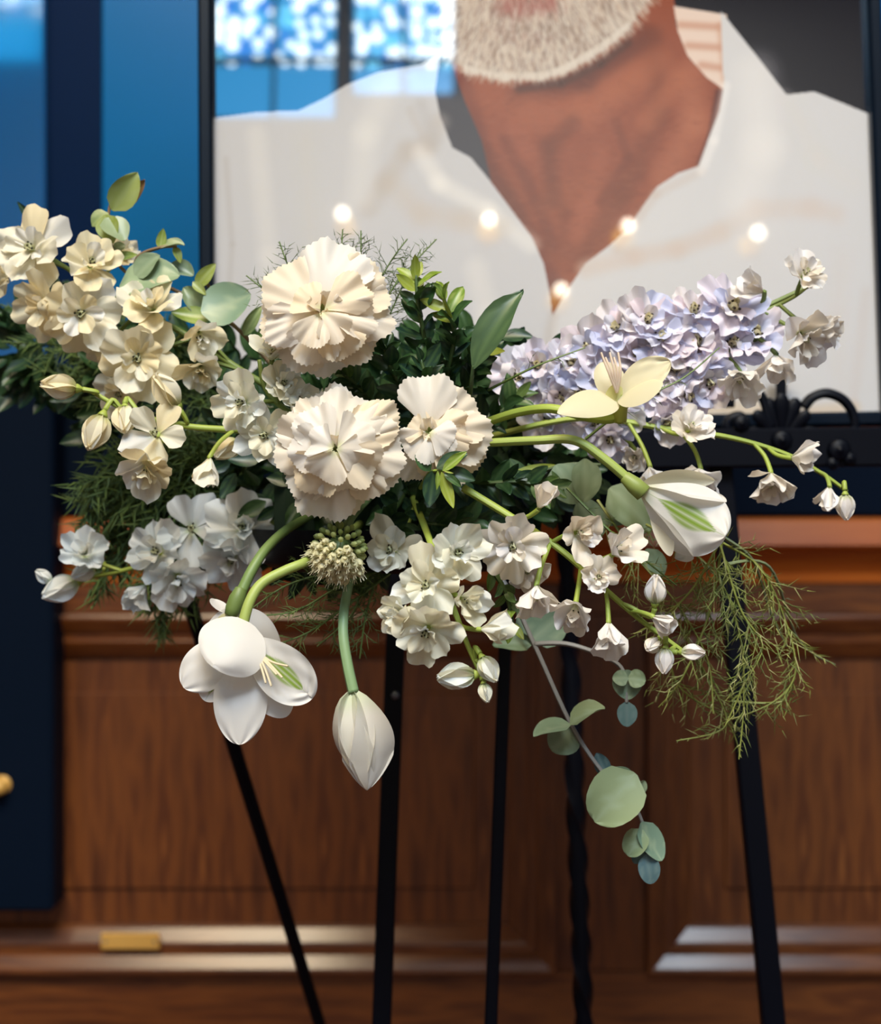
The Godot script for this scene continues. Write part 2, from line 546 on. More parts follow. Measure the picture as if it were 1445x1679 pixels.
# sprigs: a woody or green stem that carries leaves
var leafkey := {}
func leaf_mesh(kind: String, seed_: int) -> ArrayMesh:
	var key := kind + str(seed_ % 4)
	if leafkey.has(key): return leafkey[key]
	var k := seed_ % 4
	var o := {"W": 0.42, "bend": [-0.5, -0.3, 0.35, -0.8][k], "cup": [0.25, 0.35, 0.2, 0.3][k], "p": 0.85, "q": 0.75, "rib": 0.02, "nu": 9, "nv": 6, "ruf": 0.03, "ph": k * 1.7}
	match kind:
		"dark": o.merge({"col": [Color(0.018, 0.05, 0.022), Color(0.024, 0.064, 0.02), Color(0.014, 0.042, 0.026), Color(0.03, 0.075, 0.02)][k], "vein": Color(0.06, 0.12, 0.04), "W": 0.5}, true)
		"lime": o.merge({"col": [Color(0.24, 0.33, 0.03), Color(0.19, 0.29, 0.03), Color(0.3, 0.36, 0.04), Color(0.15, 0.25, 0.03)][k], "vein": Color(0.36, 0.42, 0.12), "W": 0.44}, true)
		"mid": o.merge({"col": [Color(0.08, 0.15, 0.03), Color(0.06, 0.12, 0.03), Color(0.1, 0.16, 0.04), Color(0.05, 0.11, 0.035)][k], "vein": Color(0.14, 0.22, 0.07)}, true)
		"gum": o.merge({"col": [Color(0.25, 0.34, 0.2), Color(0.3, 0.38, 0.22), Color(0.2, 0.3, 0.2), Color(0.27, 0.33, 0.17)][k], "vein": Color(0.34, 0.42, 0.26), "W": 0.9, "q": 0.55, "p": 0.8, "nv": 8}, true)
		"gumlong": o.merge({"col": [Color(0.2, 0.28, 0.17), Color(0.22, 0.3, 0.18), Color(0.17, 0.25, 0.16), Color(0.2, 0.27, 0.14)][k], "vein": Color(0.3, 0.38, 0.24), "W": 0.8, "q": 0.6, "p": 0.8}, true)
		"gumblue": o.merge({"col": [Color(0.1, 0.18, 0.19), Color(0.12, 0.21, 0.2), Color(0.08, 0.15, 0.16), Color(0.14, 0.22, 0.2)][k], "vein": Color(0.18, 0.26, 0.25), "W": 0.8, "q": 0.6}, true)
		"olive": o.merge({"col": [Color(0.26, 0.32, 0.06), Color(0.3, 0.36, 0.1), Color(0.22, 0.3, 0.05), Color(0.2, 0.27, 0.1)][k], "vein": Color(0.34, 0.4, 0.16), "W": 0.62, "p": 0.75}, true)
		"blade": o.merge({"col": [Color(0.06, 0.12, 0.035), Color(0.07, 0.13, 0.04), Color(0.05, 0.1, 0.03), Color(0.06, 0.11, 0.05)][k], "vein": Color(0.11, 0.18, 0.07), "W": 0.36, "p": 0.9, "q": 0.9}, true)
		"brown": o.merge({"col": Color(0.3, 0.17, 0.07), "W": 0.6, "ruf": 0.12}, true)
	leafkey[key] = sheet(o)
	return leafkey[key]

func sprig(called: String, label: String, category: String, stems: Array, leaves: Array, stem_col: Color, thick: float, group := "", seed_ := 1, dull := false) -> Node3D:
	# stems: lists of [x, y, depth]; leaves: [base x, y, tip x, y, depth, width factor, face x, y, z, kind, depth of the tip less that of the base]
	rng.seed = seed_
	var s0: Array = stems[0][0]
	var at := P(s0[0], s0[1], s0[2])
	var t := thing(called, label, category, at, group)
	for s in stems:
		var pts := []
		for p in s: pts.append(P(p[0], p[1], p[2]) - at)
		part(t, "stem", tube(pts, thick, thick * 0.6, stem_col, 7, 6), M.stem)
	var n := 0
	for l in leaves:
		var dd: float = l[10] if l.size() > 10 else 0.0
		var xf := from_to(P(l[0], l[1], l[4]) - at, P(l[2], l[3], l[4] + dd) - at, Vector3(l[6], l[7], l[8]).normalized())
		xf.basis = xf.basis * Basis.from_scale(Vector3(l[5], 1, 1))
		part(t, "leaf", leaf_mesh(l[9], n + seed_), M.leaf_dull if dull else M.leaf, xf)
		n += 1
	return t

func bushy(called: String, label: String, group: String, pts: Array, count: int, size: float, kind: String, tip: String, seed_: int) -> Node3D:   # leaves in pairs all along a stem
	rng.seed = seed_
	var at := P(pts[0][0], pts[0][1], pts[0][2])
	var t := thing(called, label, "greenery", at, group)
	var loc := []
	for p in pts: loc.append(P(p[0], p[1], p[2]) - at)
	var path := smooth_path(loc, 8)
	part(t, "stem", tube(loc, 0.0018, 0.001, Color(0.05, 0.09, 0.02), 6, 8), M.stem)
	for k in count:
		var f := 0.12 + 0.88 * k / (count - 1.0)
		var i := mini(int(f * (path.size() - 1)), path.size() - 2)
		var here: Vector3 = path[i]
		var next: Vector3 = path[i + 1]
		var along := (next - here).normalized()
		var side := Basis(along, k * 2.4 + rng.randf() * 0.7) * (along.cross(Vector3(0.3, 0.2, 1.0)).normalized())
		var out := (side + along * rng.randf_range(0.3, 1.1) + Vector3(0, 0.1, 0.3)).normalized()
		if f > 0.93: out = (along + side * 0.5).normalized()
		var l := size * rng.randf_range(0.75, 1.15) * (0.8 if f > 0.9 else 1.0)
		var face := (Vector3(0, 0.35, 1.0) + along * 0.5 + Vector3(rng.randf_range(-0.5, 0.5), rng.randf_range(-0.4, 0.4), 0)).normalized()
		part(t, "leaf", leaf_mesh(tip if f > 0.78 else kind, rng.randi() % 4), M.leaf, from_to(here, here + out * l, face))
	return t

func needle(st: SurfaceTool, a: Vector3, b: Vector3, r: float, col: Color) -> void:    # a three-sided thread
	var y := (b - a).normalized()
	var x := y.cross(Vector3(0.31, 0.2, 0.93)).normalized()
	var z := x.cross(y)
	var ring := [x * r, (z * 0.87 - x * 0.5) * r, (-z * 0.87 - x * 0.5) * r]
	for k in 3:
		var p: Vector3 = ring[k]
		var q: Vector3 = ring[(k + 1) % 3]
		for v in [[a + p, p], [a + q, q], [b, p + q]]:
			st.set_color(col)
			st.set_normal(v[1].normalized())
			st.add_vertex(v[0])

func fern(called: String, label: String, group: String, stems: Array, o: Dictionary, seed_: int) -> Node3D:
	# stems: lists of [x, y, depth]; o: branch (m), gap (m), thread (m), r, cols, fan (0 flat .. 1 all round), lean
	rng.seed = seed_
	var s0: Array = stems[0][0]
	var at := P(s0[0], s0[1], s0[2])
	var t := thing(called, label, "fern", at, group)
	var st := SurfaceTool.new()
	st.begin(Mesh.PRIMITIVE_TRIANGLES)
	for s in stems:
		var pts := []
		for p in s: pts.append(P(p[0], p[1], p[2]) - at)
		part(t, "stem", tube(pts, o.get("stem", 0.0009), 0.0004, o.cols[0], 5, 8), M.stem)
		var path := smooth_path(pts, 24)
		var gone := 0.0
		var total := 0.0
		for i in path.size() - 1: total += path[i].distance_to(path[i + 1])
		var run := 0.0
		for i in path.size() - 1:
			var a: Vector3 = path[i]
			var b: Vector3 = path[i + 1]
			gone += a.distance_to(b)
			run += a.distance_to(b)
			while gone > o.gap:
				gone -= o.gap
				var f := run / total
				if f < o.get("bare", 0.1): continue
				var along := (b - a).normalized()
				var side := Basis(along, rng.randf() * TAU) * along.cross(Vector3(0.2, 0.3, 0.9)).normalized()
				side.z *= o.get("fan", 0.6)
				var dir := (side + along * rng.randf_range(0.4, 1.1) + Vector3(0, o.get("droop", 0.0), 0)).normalized()
				var bl: float = o.branch * rng.randf_range(0.5, 1.1) * sin(PI * clampf(0.25 + 0.75 * f, 0.0, 0.97))
				var tip := a + dir * bl
				needle(st, a, tip, o.r * 1.1, o.cols[rng.randi() % o.cols.size()])
				var n := int(bl / o.get("step", 0.0035))
				for k in n:
					var g := (k + 1.0) / (n + 0.5)
					var p := a.lerp(tip, g)
					var w := Basis(dir, k * 2.4 + rng.randf()) * dir.cross(Vector3(0.2, 0.9, 0.3)).normalized()
					needle(st, p, p + (w + dir * rng.randf_range(0.7, 1.5)).normalized() * o.thread * rng.randf_range(0.6, 1.2) * (1.1 - 0.5 * g), o.r, o.cols[rng.randi() % o.cols.size()])
	var m := part(t, "needles", st.commit(), M.leaf_dull)
	m.set_meta("kind", "stuff")
	return t

# ---------------------------------------------------------------- the whole place
func _ready() -> void:
	# camera
	var cam := Camera3D.new()
	cam.name = "camera"
	cam.position = EYE
	var lens := CameraAttributesPhysical.new()
	lens.frustum_focal_length = 12.0 / tan(deg_to_rad(20.0))
	lens.frustum_focus_distance = 0.76
	lens.exposure_aperture = 4.3
	lens.frustum_near = 0.05
	lens.frustum_far = 60.0
	cam.attributes = lens
	cam.fov = 40.0
	add_child(cam)
	cam.current = true
	# surroundings: a closed room, lit by its lamps, its windows and an added fill panel
	var env := Environment.new()
	env.background_mode = Environment.BG_COLOR
	env.background_color = Color(0.02, 0.02, 0.025)
	env.tonemap_mode = Environment.TONE_MAPPER_LINEAR
	env.tonemap_exposure = 1.1
	env.sdfgi_enabled = true
	env.ssao_enabled = true
	env.ssil_enabled = true
	var we := WorldEnvironment.new()
	we.name = "surroundings"
	we.environment = env
	add_child(we)
	# large soft lights
	ceiling_panel(Vector3(-0.35, 2.85, 0.15), Vector2(1.1, 0.7), 3.9, Color(1.0, 0.91, 0.76), "wide warm white light panel hanging over the spray's front")
	ceiling_panel(Vector3(0.25, 3.7, 1.25), Vector2(1.3, 1.1), 15.0, Color(0.9, 0.95, 1.0), "square cool white fill panel added out of view to brighten the flowers")  # added fill, an invented panel that lifts the flowers' front faces

	make_materials()
	room()
	rear_lights()
	portrait()
	easel()
	stand()
	flowers()
	greens()

func ceiling_panel(at: Vector3, size: Vector2, energy: float, col: Color, label: String) -> void:
	var t := thing("ceiling_or_fill_light", label, "lamp", at + Vector3(0, 0.02, 0))
	part(t, "housing", slab(Vector3(size.x + 0.04, 0.04, size.y + 0.04), 0.004), flat(Color8(210, 208, 200), 0.5), Transform3D(Basis.IDENTITY, Vector3(0, 0.022, 0)))
	var glow := flat(Color.WHITE, 0.5)
	glow.emission_enabled = true
	glow.emission = col
	glow.emission_energy_multiplier = 1.5
	part(t, "diffuser", slab(Vector3(size.x, 0.01, size.y), 0.002), glow, Transform3D(Basis.IDENTITY, Vector3(0, -0.004, 0)))
	for s in [[-1, -1], [1, -1], [1, 1], [-1, 1]]:
		part(t, "cable", tube([Vector3(s[0] * size.x * 0.45, 0.03, s[1] * size.y * 0.45), Vector3(s[0] * size.x * 0.45, 4.2 - at.y, s[1] * size.y * 0.45)], 0.002, 0.002, Color.WHITE, 6), flat(Color8(120, 120, 120), 0.4, 0.8))
	var l := AreaLight3D.new()
	l.name = "panel_glow"
	l.area_size = size
	l.light_energy = energy
	l.light_color = col
	l.area_normalize_energy = true
	l.area_range = 12.0
	l.area_attenuation = 2.0
	l.shadow_enabled = true
	l.position = at + Vector3(0, -0.012, 0)
	l.rotation = Vector3(-PI / 2.0, 0, 0)
	add_child(l)

func box_at(lo: Vector3, hi: Vector3, c := 0.002) -> Array:
	return [slab(hi - lo, c), Transform3D(Basis.IDENTITY, (lo + hi) / 2.0)]

func room() -> void:
	var wz := -1.75
	var b := box_at(Vector3(-3.2, -0.1, -2.0), Vector3(3.2, 0.0, 2.9))
	struct("floor", b[0], M.carpet, b[1])
	b = box_at(Vector3(-3.2, 4.2, -2.0), Vector3(3.2, 4.3, 2.9))
	struct("ceiling", b[0], M.plaster, b[1])
	b = box_at(Vector3(-3.2, 0.0, -2.0), Vector3(-3.1, 4.2, 2.9))
	struct("wall_left", b[0], M.plaster, b[1])
	b = box_at(Vector3(3.1, 0.0, -2.0), Vector3(3.2, 4.2, 2.9))
	struct("wall_right", b[0], M.plaster, b[1])
	b = box_at(Vector3(-3.1, 0.0, -1.95), Vector3(3.1, 4.2, wz - 0.022))
	struct("wall_back", b[0], M.navy, b[1])
	# upper wall: smooth blue boards between dark uprights, over a dark band
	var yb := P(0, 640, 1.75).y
	var xs := [[-3.05, P(72, 0, 1.75).x, "blue panel at the edge, cut by a dark upright"], [P(165, 0, 1.75).x, P(900, 0, 1.75).x, ""], [P(990, 0, 1.75).x, 3.05, ""]]
	var n := 1
	for s in xs:
		b = box_at(Vector3(s[0], yb, wz - 0.022), Vector3(s[1], 4.18, wz - 0.004), 0.003)
		struct("trim_%d" % n, b[0], M.blue_gloss if n == 1 else M.blue, b[1])
		n += 1
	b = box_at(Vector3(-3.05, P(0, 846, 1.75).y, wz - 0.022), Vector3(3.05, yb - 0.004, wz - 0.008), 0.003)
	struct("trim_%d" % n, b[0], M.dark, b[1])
	n += 1
	# chair rail: a swept profile [out from the wall, height]
	var top := P(0, 848, 1.75).y
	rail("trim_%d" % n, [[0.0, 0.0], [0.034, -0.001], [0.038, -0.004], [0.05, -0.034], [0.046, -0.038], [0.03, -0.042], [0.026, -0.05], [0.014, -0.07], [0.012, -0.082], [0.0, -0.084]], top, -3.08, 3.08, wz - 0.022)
	n += 1
	# wainscot: rails and stiles proud of sunk panels
	var y0 := P(0, 1592, 1.75).y
	var y1 := top - 0.12
	b = box_at(Vector3(-3.08, 0.0, wz - 0.022), Vector3(3.08, top - 0.001, wz - 0.014))
	struct("trim_%d" % n, b[0], M.wood_up, b[1])
	n += 1
	b = box_at(Vector3(-3.06, 0.14, wz - 0.014), Vector3(3.06, y0, wz), 0.001)
	struct("trim_%d" % n, b[0], M.wood_along, b[1])
	n += 1
	b = box_at(Vector3(-3.06, y1, wz - 0.014), Vector3(3.06, top - 0.085, wz), 0.001)
	struct("trim_%d" % n, b[0], M.wood_along, b[1])
	n += 1
	b = box_at(Vector3(-3.06, 0.0, wz - 0.014), Vector3(3.06, 0.14, wz + 0.016), 0.006)
	struct("baseboard_back", b[0], M.wood_along, b[1])
	var xa := [P(-90, 0, 1.75).x, P(910, 0, 1.75).x, P(1060, 0, 1.75).x, P(1060, 0, 1.75).x + 0.645]
	var stiles := [[-3.06, xa[0]], [xa[1], xa[2]], [xa[3], 3.06]]
	for s in stiles:
		b = box_at(Vector3(s[0], y0 + 0.0005, wz - 0.014), Vector3(s[1], y1 - 0.0005, wz - 0.0005), 0.001)
		struct("trim_%d" % n, b[0], M.wood_up, b[1])
		n += 1
	for k in [[xa[0], xa[1]], [xa[2], xa[3]]]:
		var o := Node3D.new()
		o.name = "trim_%d" % n
		n += 1
		add_child(o)
		o.set_meta("kind", "structure")
		o.position = Vector3(k[0], y0, wz - 0.014)
		moulding(o, k[1] - k[0], y1 - y0)
		var inner := slab(Vector3(k[1] - k[0] - 0.2, y1 - y0 - 0.2, 0.006), 0.003)
		part(o, "raised_field", inner, M.wood_up, Transform3D(Basis.IDENTITY, Vector3((k[1] - k[0]) / 2.0, (y1 - y0) / 2.0, 0.002)))
	# dark upright at the edge of the view, with a small brass knob
	b = box_at(Vector3(P(-150, 0, 1.72).x, P(0, 1486, 1.72).y, wz), Vector3(P(96, 0, 1.72).x, P(0, 640, 1.72).y, wz + 0.055), 0.004)
	struct("trim_%d" % n, b[0], M.dark, b[1])
	var kn := thing("brass_stud", "small round brass stud on the dark upright", "stud", P(4, 1286, 1.694))
	part(kn, "rose", lathe([[0.0, 0.0], [0.011, 0.0], [0.011, 0.002], [0.005, 0.004], [0.005, 0.008]], Color.WHITE, 16), M.brass, Transform3D(Basis(Vector3.RIGHT, PI / 2.0), Vector3.ZERO))
	part(kn, "grip", lathe([[0.0045, 0.006], [0.008, 0.01], [0.0105, 0.016], [0.008, 0.022], [0.0, 0.024]], Color.WHITE, 16), M.brass, Transform3D(Basis(Vector3.RIGHT, PI / 2.0), Vector3.ZERO))
	var bp := thing("brass_plate", "small bright brass plate on the lower wooden rail", "plate", P(214, 1543, 1.735))
	part(bp, "plate", slab(Vector3(px(96, 1.735), px(26, 1.735), 0.006), 0.0015), M.brass)
	for s in [-1, 1]:
		part(bp, "screw", lathe([[0.0, 0.0], [0.002, 0.0], [0.0016, 0.001], [0.0, 0.0012]], Color.WHITE, 8), M.steel, Transform3D(Basis(Vector3.RIGHT, PI / 2.0), Vector3(s * px(40, 1.735), 0, 0.003)))
	# the wall behind the lens, with two stained-glass windows high up
	var wins := [[-0.87, -0.374, 3.11, 4.0], [-0.352, 0.06, 3.2, 4.0], [-2.32, -1.72, 3.1, 4.0]]
	var cuts := [-3.1, -2.32, -1.72, -0.87, -0.374, -0.352, 0.06, 3.1]
	for k in cuts.size() - 1:
		var hole := k in [1, 3, 5]
		var tops := [[0.0, 4.2]]
		if hole: tops = [[0.0, 3.2 if k == 5 else (3.1 if k == 1 else 3.11)], [4.0, 4.2]]
		for y in tops:
			b = box_at(Vector3(cuts[k], y[0], 2.6), Vector3(cuts[k + 1], y[1], 2.8), 0.0)
			struct("wall_front", b[0], M.plaster, b[1])
	b = box_at(Vector3(-3.1, 2.0, 2.85), Vector3(3.1, 4.2, 2.9), 0.0)
	struct("wall_front_outer", b[0], M.plaster, b[1])
	for k in 3:
		window(k + 1, wins[k])

func rail(called: String, prof: Array, y: float, x0: float, x1: float, z: float) -> void:
	var pos := PackedVector3Array()
	var cols := PackedColorArray()
	var st := SurfaceTool.new()
	st.begin(Mesh.PRIMITIVE_TRIANGLES)
	for i in prof.size() - 1:
		var a := Vector3(0, y + prof[i][1], z + prof[i][0])
		var c := Vector3(0, y + prof[i + 1][1], z + prof[i + 1][0])
		var vs := [Vector3(x0, a.y, a.z), Vector3(x1, a.y, a.z), Vector3(x1, c.y, c.z), Vector3(x0, a.y, a.z), Vector3(x1, c.y, c.z), Vector3(x0, c.y, c.z)]
		for v in vs:
			st.set_smooth_group(-1)
			st.add_vertex(v)
	st.generate_normals()
	struct(called, st.commit(), M.wood_highlit)

func moulding(o: Node3D, w: float, h: float) -> void:   # four mitred lengths inside a w by h opening
	var prof := [[0.0, 0.014], [0.0, 0.03], [0.004, 0.032], [0.008, 0.031], [0.022, 0.022], [0.024, 0.018], [0.032, 0.0175], [0.034, 0.019], [0.037, 0.018], [0.052, 0.0085], [0.056, 0.005], [0.056, 0.0]]
	for side in 4:
		var st := SurfaceTool.new()
		st.begin(Mesh.PRIMITIVE_TRIANGLES)
		for i in prof.size() - 1:
			var q := []
			for p in [prof[i], prof[i + 1]]:
				var t: float = p[0]
				match side:
					0: q.append_array([Vector3(t, t, p[1]), Vector3(w - t, t, p[1])])
					1: q.append_array([Vector3(w - t, t, p[1]), Vector3(w - t, h - t, p[1])])
					2: q.append_array([Vector3(w - t, h - t, p[1]), Vector3(t, h - t, p[1])])
					3: q.append_array([Vector3(t, h - t, p[1]), Vector3(t, t, p[1])])
			for k in [0, 2, 3, 0, 3, 1]:
				st.set_smooth_group(-1)
				st.add_vertex(q[k])
		st.generate_normals()
		part(o, "moulding", st.commit(), M.wood_rail if side % 2 == 0 else M.wood_up)

func window(n: int, r: Array) -> void:
	var o := Node3D.new()
	o.name = "window_%d" % n
	add_child(o)
	o.set_meta("kind", "structure")
	o.position = Vector3(r[0], r[2], 2.66)
	var w: float = r[1] - r[0]
	var h: float = r[3] - r[2]
	var lead := flat(Color8(30, 30, 34), 0.6)
	for s in [[0.012, h / 2, 0.024, h], [w - 0.012, h / 2, 0.024, h], [w / 2, 0.012, w, 0.024], [w / 2, h - 0.012, w, 0.024], [w / 2, h / 2, 0.014, h], [w / 2, 3.36 - r[2], w, 0.014]]:
		part(o, "window_frame", slab(Vector3(s[2], s[3], 0.04), 0.003), lead, Transform3D(Basis.IDENTITY, Vector3(s[0], s[1], 0)))
	# leaded lights: clear white and pale blue pieces over a sash of deep blue glass
	rng.seed = 40 + n
	var glow := []
	for c in [[Color(0.9, 0.97, 1.0), 13.0], [Color(0.45, 0.85, 1.0), 8.0], [Color(0.12, 0.55, 1.0), 5.0], [Color(0.0, 0.7, 1.0), 3.4]]:
		var m := flat(Color8(120, 160, 200), 0.2)
		m.emission_enabled = true
		m.emission = c[0]
		m.emission_energy_multiplier = c[1]
		glow.append(m)
	var s := 0.05
	var rows := int((h - 0.03) / s)
	var colsn := int(round((w - 0.04) / s))
	var cw := (w - 0.04) / colsn
	var meshes := []
	for k in 3:
		var m := CylinderMesh.new()
		m.top_radius = cw * (0.54 - 0.05 * k)
		m.bottom_radius = m.top_radius
		m.height = 0.006
		m.radial_segments = [8, 7, 9][k]
		m.rings = 1
		meshes.append(m)
	var deep := slab(Vector3(cw, s, 0.004), 0.0004)
	part(o, "blue_sheet", slab(Vector3(w - 0.03, r[3] - 3.37, 0.004), 0.0005), glow[3], Transform3D(Basis.IDENTITY, Vector3(w / 2, (r[3] + 3.37) / 2 - r[2], 0.012)))
	for i in rows:
		for j in colsn:
			var y := 0.03 + (i + 0.5) * s
			var at := Vector3(0.02 + (j + 0.5) * cw, y, 0.0)
			if y + r[2] < 3.34:
				part(o, "pane", deep, glow[3], Transform3D(Basis.IDENTITY, at))
			else:
				var pick := 0 if rng.randf() < 0.66 else (1 if rng.randf() < 0.6 else 2)
				if rng.randf() < 0.08: pick = 3
				part(o, "pane", meshes[rng.randi() % 3], glow[pick], Transform3D(Basis(Vector3.RIGHT, PI / 2.0) * Basis.from_scale(Vector3.ONE * rng.randf_range(0.6, 1.1)), at + Vector3(rng.randf_range(-0.015, 0.015), rng.randf_range(-0.015, 0.015), 0.002 * (rng.randi() % 4))))
	var l := AreaLight3D.new()
	l.name = "window_glow"
	l.area_size = Vector2(w * 0.95, h * 0.95)
	l.light_energy = 0.12 * w * h
	l.light_color = Color(0.55, 0.82, 1.0)
	l.area_normalize_energy = true
	l.area_range = 12.0
	l.area_attenuation = 2.0
	l.shadow_enabled = true
	l.position = Vector3(r[0] + w / 2, r[2] + h / 2, 2.63)
	add_child(l)

func rear_lights() -> void:
	var spots := [Vector3(-0.349, 2.698, 2.45), Vector3(0.159, 2.676, 2.45), Vector3(0.641, 2.654, 2.45), Vector3(1.09, 2.627, 2.45), Vector3(0.406, 2.425, 2.45)]
	var names := ["first", "second", "third", "fourth"]
	for k in 5:
		var lab: String = "small round globe lamp on the rear wall, lowest of the five" if k == 4 else "small round globe lamp on the rear wall, %s of the upper row" % names[k]
		var t := thing("globe_lamp", lab, "lamp", Vector3(spots[k].x, spots[k].y, 2.6), "globe lamps on the rear wall")
		part(t, "wall_plate", lathe([[0.0, 0.0], [0.04, 0.0], [0.04, 0.008], [0.03, 0.012], [0.0, 0.012]], Color.WHITE, 20), M.brass, Transform3D(Basis(Vector3.RIGHT, -PI / 2.0), Vector3.ZERO))
		part(t, "arm", tube([Vector3(0, 0, 0), Vector3(0, 0, -0.125)], 0.006, 0.006, Color.WHITE, 8), M.brass)
		var glow := flat(Color.WHITE, 0.3)
		glow.emission_enabled = true
		glow.emission = Color(1.0, 0.93, 0.82)
		glow.emission_energy_multiplier = 16.0
		var ball := SphereMesh.new()
		ball.radius = 0.021
		ball.height = 0.042
		ball.radial_segments = 20
		ball.rings = 12
		part(t, "globe_bulb", ball, glow, Transform3D(Basis.IDENTITY, Vector3(0, 0, -0.15)))
		var l := OmniLight3D.new()
		l.name = "globe_glow"
		l.light_energy = 0.005
		l.light_color = Color(1.0, 0.88, 0.7)
		l.light_size = 0.021
		l.omni_range = 12.0
		l.omni_attenuation = 2.0
		l.shadow_enabled = true
		l.position = spots[k]
		add_child(l)

# ---------------------------------------------------------------- the framed portrait
var pb := Basis(Vector3(0, 0, 1), deg_to_rad(1.0)) * Basis(Vector3.RIGHT, deg_to_rad(-4.0))
var po := Vector3.ZERO
const PX0 := -0.2645
const PX1 := 0.2685
const PH := 0.72
const TW := 900
const TH := 1216

func on_print(x: float, y: float) -> Vector2:       # photograph -> texture of the print
	var d := P(x, y, 1.0) - EYE
	var n := pb.z
	var hit := EYE + d * ((po - EYE).dot(n) / d.dot(n)) - po
	return Vector2((hit.dot(pb.x) - PX0) / (PX1 - PX0) * TW, (1.0 - hit.dot(pb.y) / PH) * TH)

func poly(im: Image, pts: Array, col: Color) -> void:
	var q := []
	for p in pts: q.append(on_print(p[0], p[1]))
	var lo := 1e9
	var hi := -1e9
	for p in q:
		lo = minf(lo, p.y)
		hi = maxf(hi, p.y)
	for y in range(maxi(int(lo), 0), mini(int(hi) + 1, TH)):
		var xs := []
		for i in q.size():
			var a: Vector2 = q[i]
			var b: Vector2 = q[(i + 1) % q.size()]
			if (a.y <= y + 0.5) != (b.y <= y + 0.5):
				xs.append(a.x + (y + 0.5 - a.y) / (b.y - a.y) * (b.x - a.x))
		xs.sort()
		for k in range(0, xs.size() - 1, 2):
			var x0 := clampi(int(round(xs[k])), 0, TW)
			var x1 := clampi(int(round(xs[k + 1])), 0, TW)
			if x1 > x0: im.fill_rect(Rect2i(x0, y, x1 - x0, 1), col)

func stroke(im: Image, pts: Array, width: float, col: Color, alpha: float) -> void:   # a soft brush along a line of the print
	for i in pts.size() - 1:
		var a := on_print(pts[i][0], pts[i][1])
		var b := on_print(pts[i + 1][0], pts[i + 1][1])
		var r := width * 0.82
		var lo := Vector2(minf(a.x, b.x), minf(a.y, b.y)) - Vector2(r, r)
		var hi := Vector2(maxf(a.x, b.x), maxf(a.y, b.y)) + Vector2(r, r)
		var ab := b - a
		var l2 := maxf(ab.length_squared(), 1e-6)
		for y in range(maxi(int(lo.y), 0), mini(int(hi.y) + 1, TH)):
			for x in range(maxi(int(lo.x), 0), mini(int(hi.x) + 1, TW)):
				var p := Vector2(x, y)
				var t := clampf((p - a).dot(ab) / l2, 0.0, 1.0)
				var d := p.distance_to(a + ab * t) / r
				if d < 1.0:
					var k := (1.0 - d * d)
					im.set_pixel(x, y, im.get_pixel(x, y).lerp(col, alpha * k * k))

func hair(im: Image, x: float, y: float, dx: float, dy: float, col: Color, a: float) -> void:
	var p := on_print(x, y)
	var q := on_print(x + dx, y + dy)
	var n := int(p.distance_to(q)) + 1
	for k in n:
		var r := p.lerp(q, float(k) / n)
		if r.x >= 0 and r.y >= 0 and r.x < TW - 1 and r.y < TH:
			im.set_pixel(int(r.x), int(r.y), im.get_pixel(int(r.x), int(r.y)).lerp(col, a))
			im.set_pixel(int(r.x) + 1, int(r.y), im.get_pixel(int(r.x) + 1, int(r.y)).lerp(col, a * 0.6))

func inside(p: Array, x: float, y: float) -> bool:
	var c := false
	for i in p.size():
		var a: Array = p[i]
		var b: Array = p[(i + 1) % p.size()]
		if (a[1] > y) != (b[1] > y) and x < (b[0] - a[0]) * (y - a[1]) / (b[1] - a[1]) + a[0]: c = not c
	return c

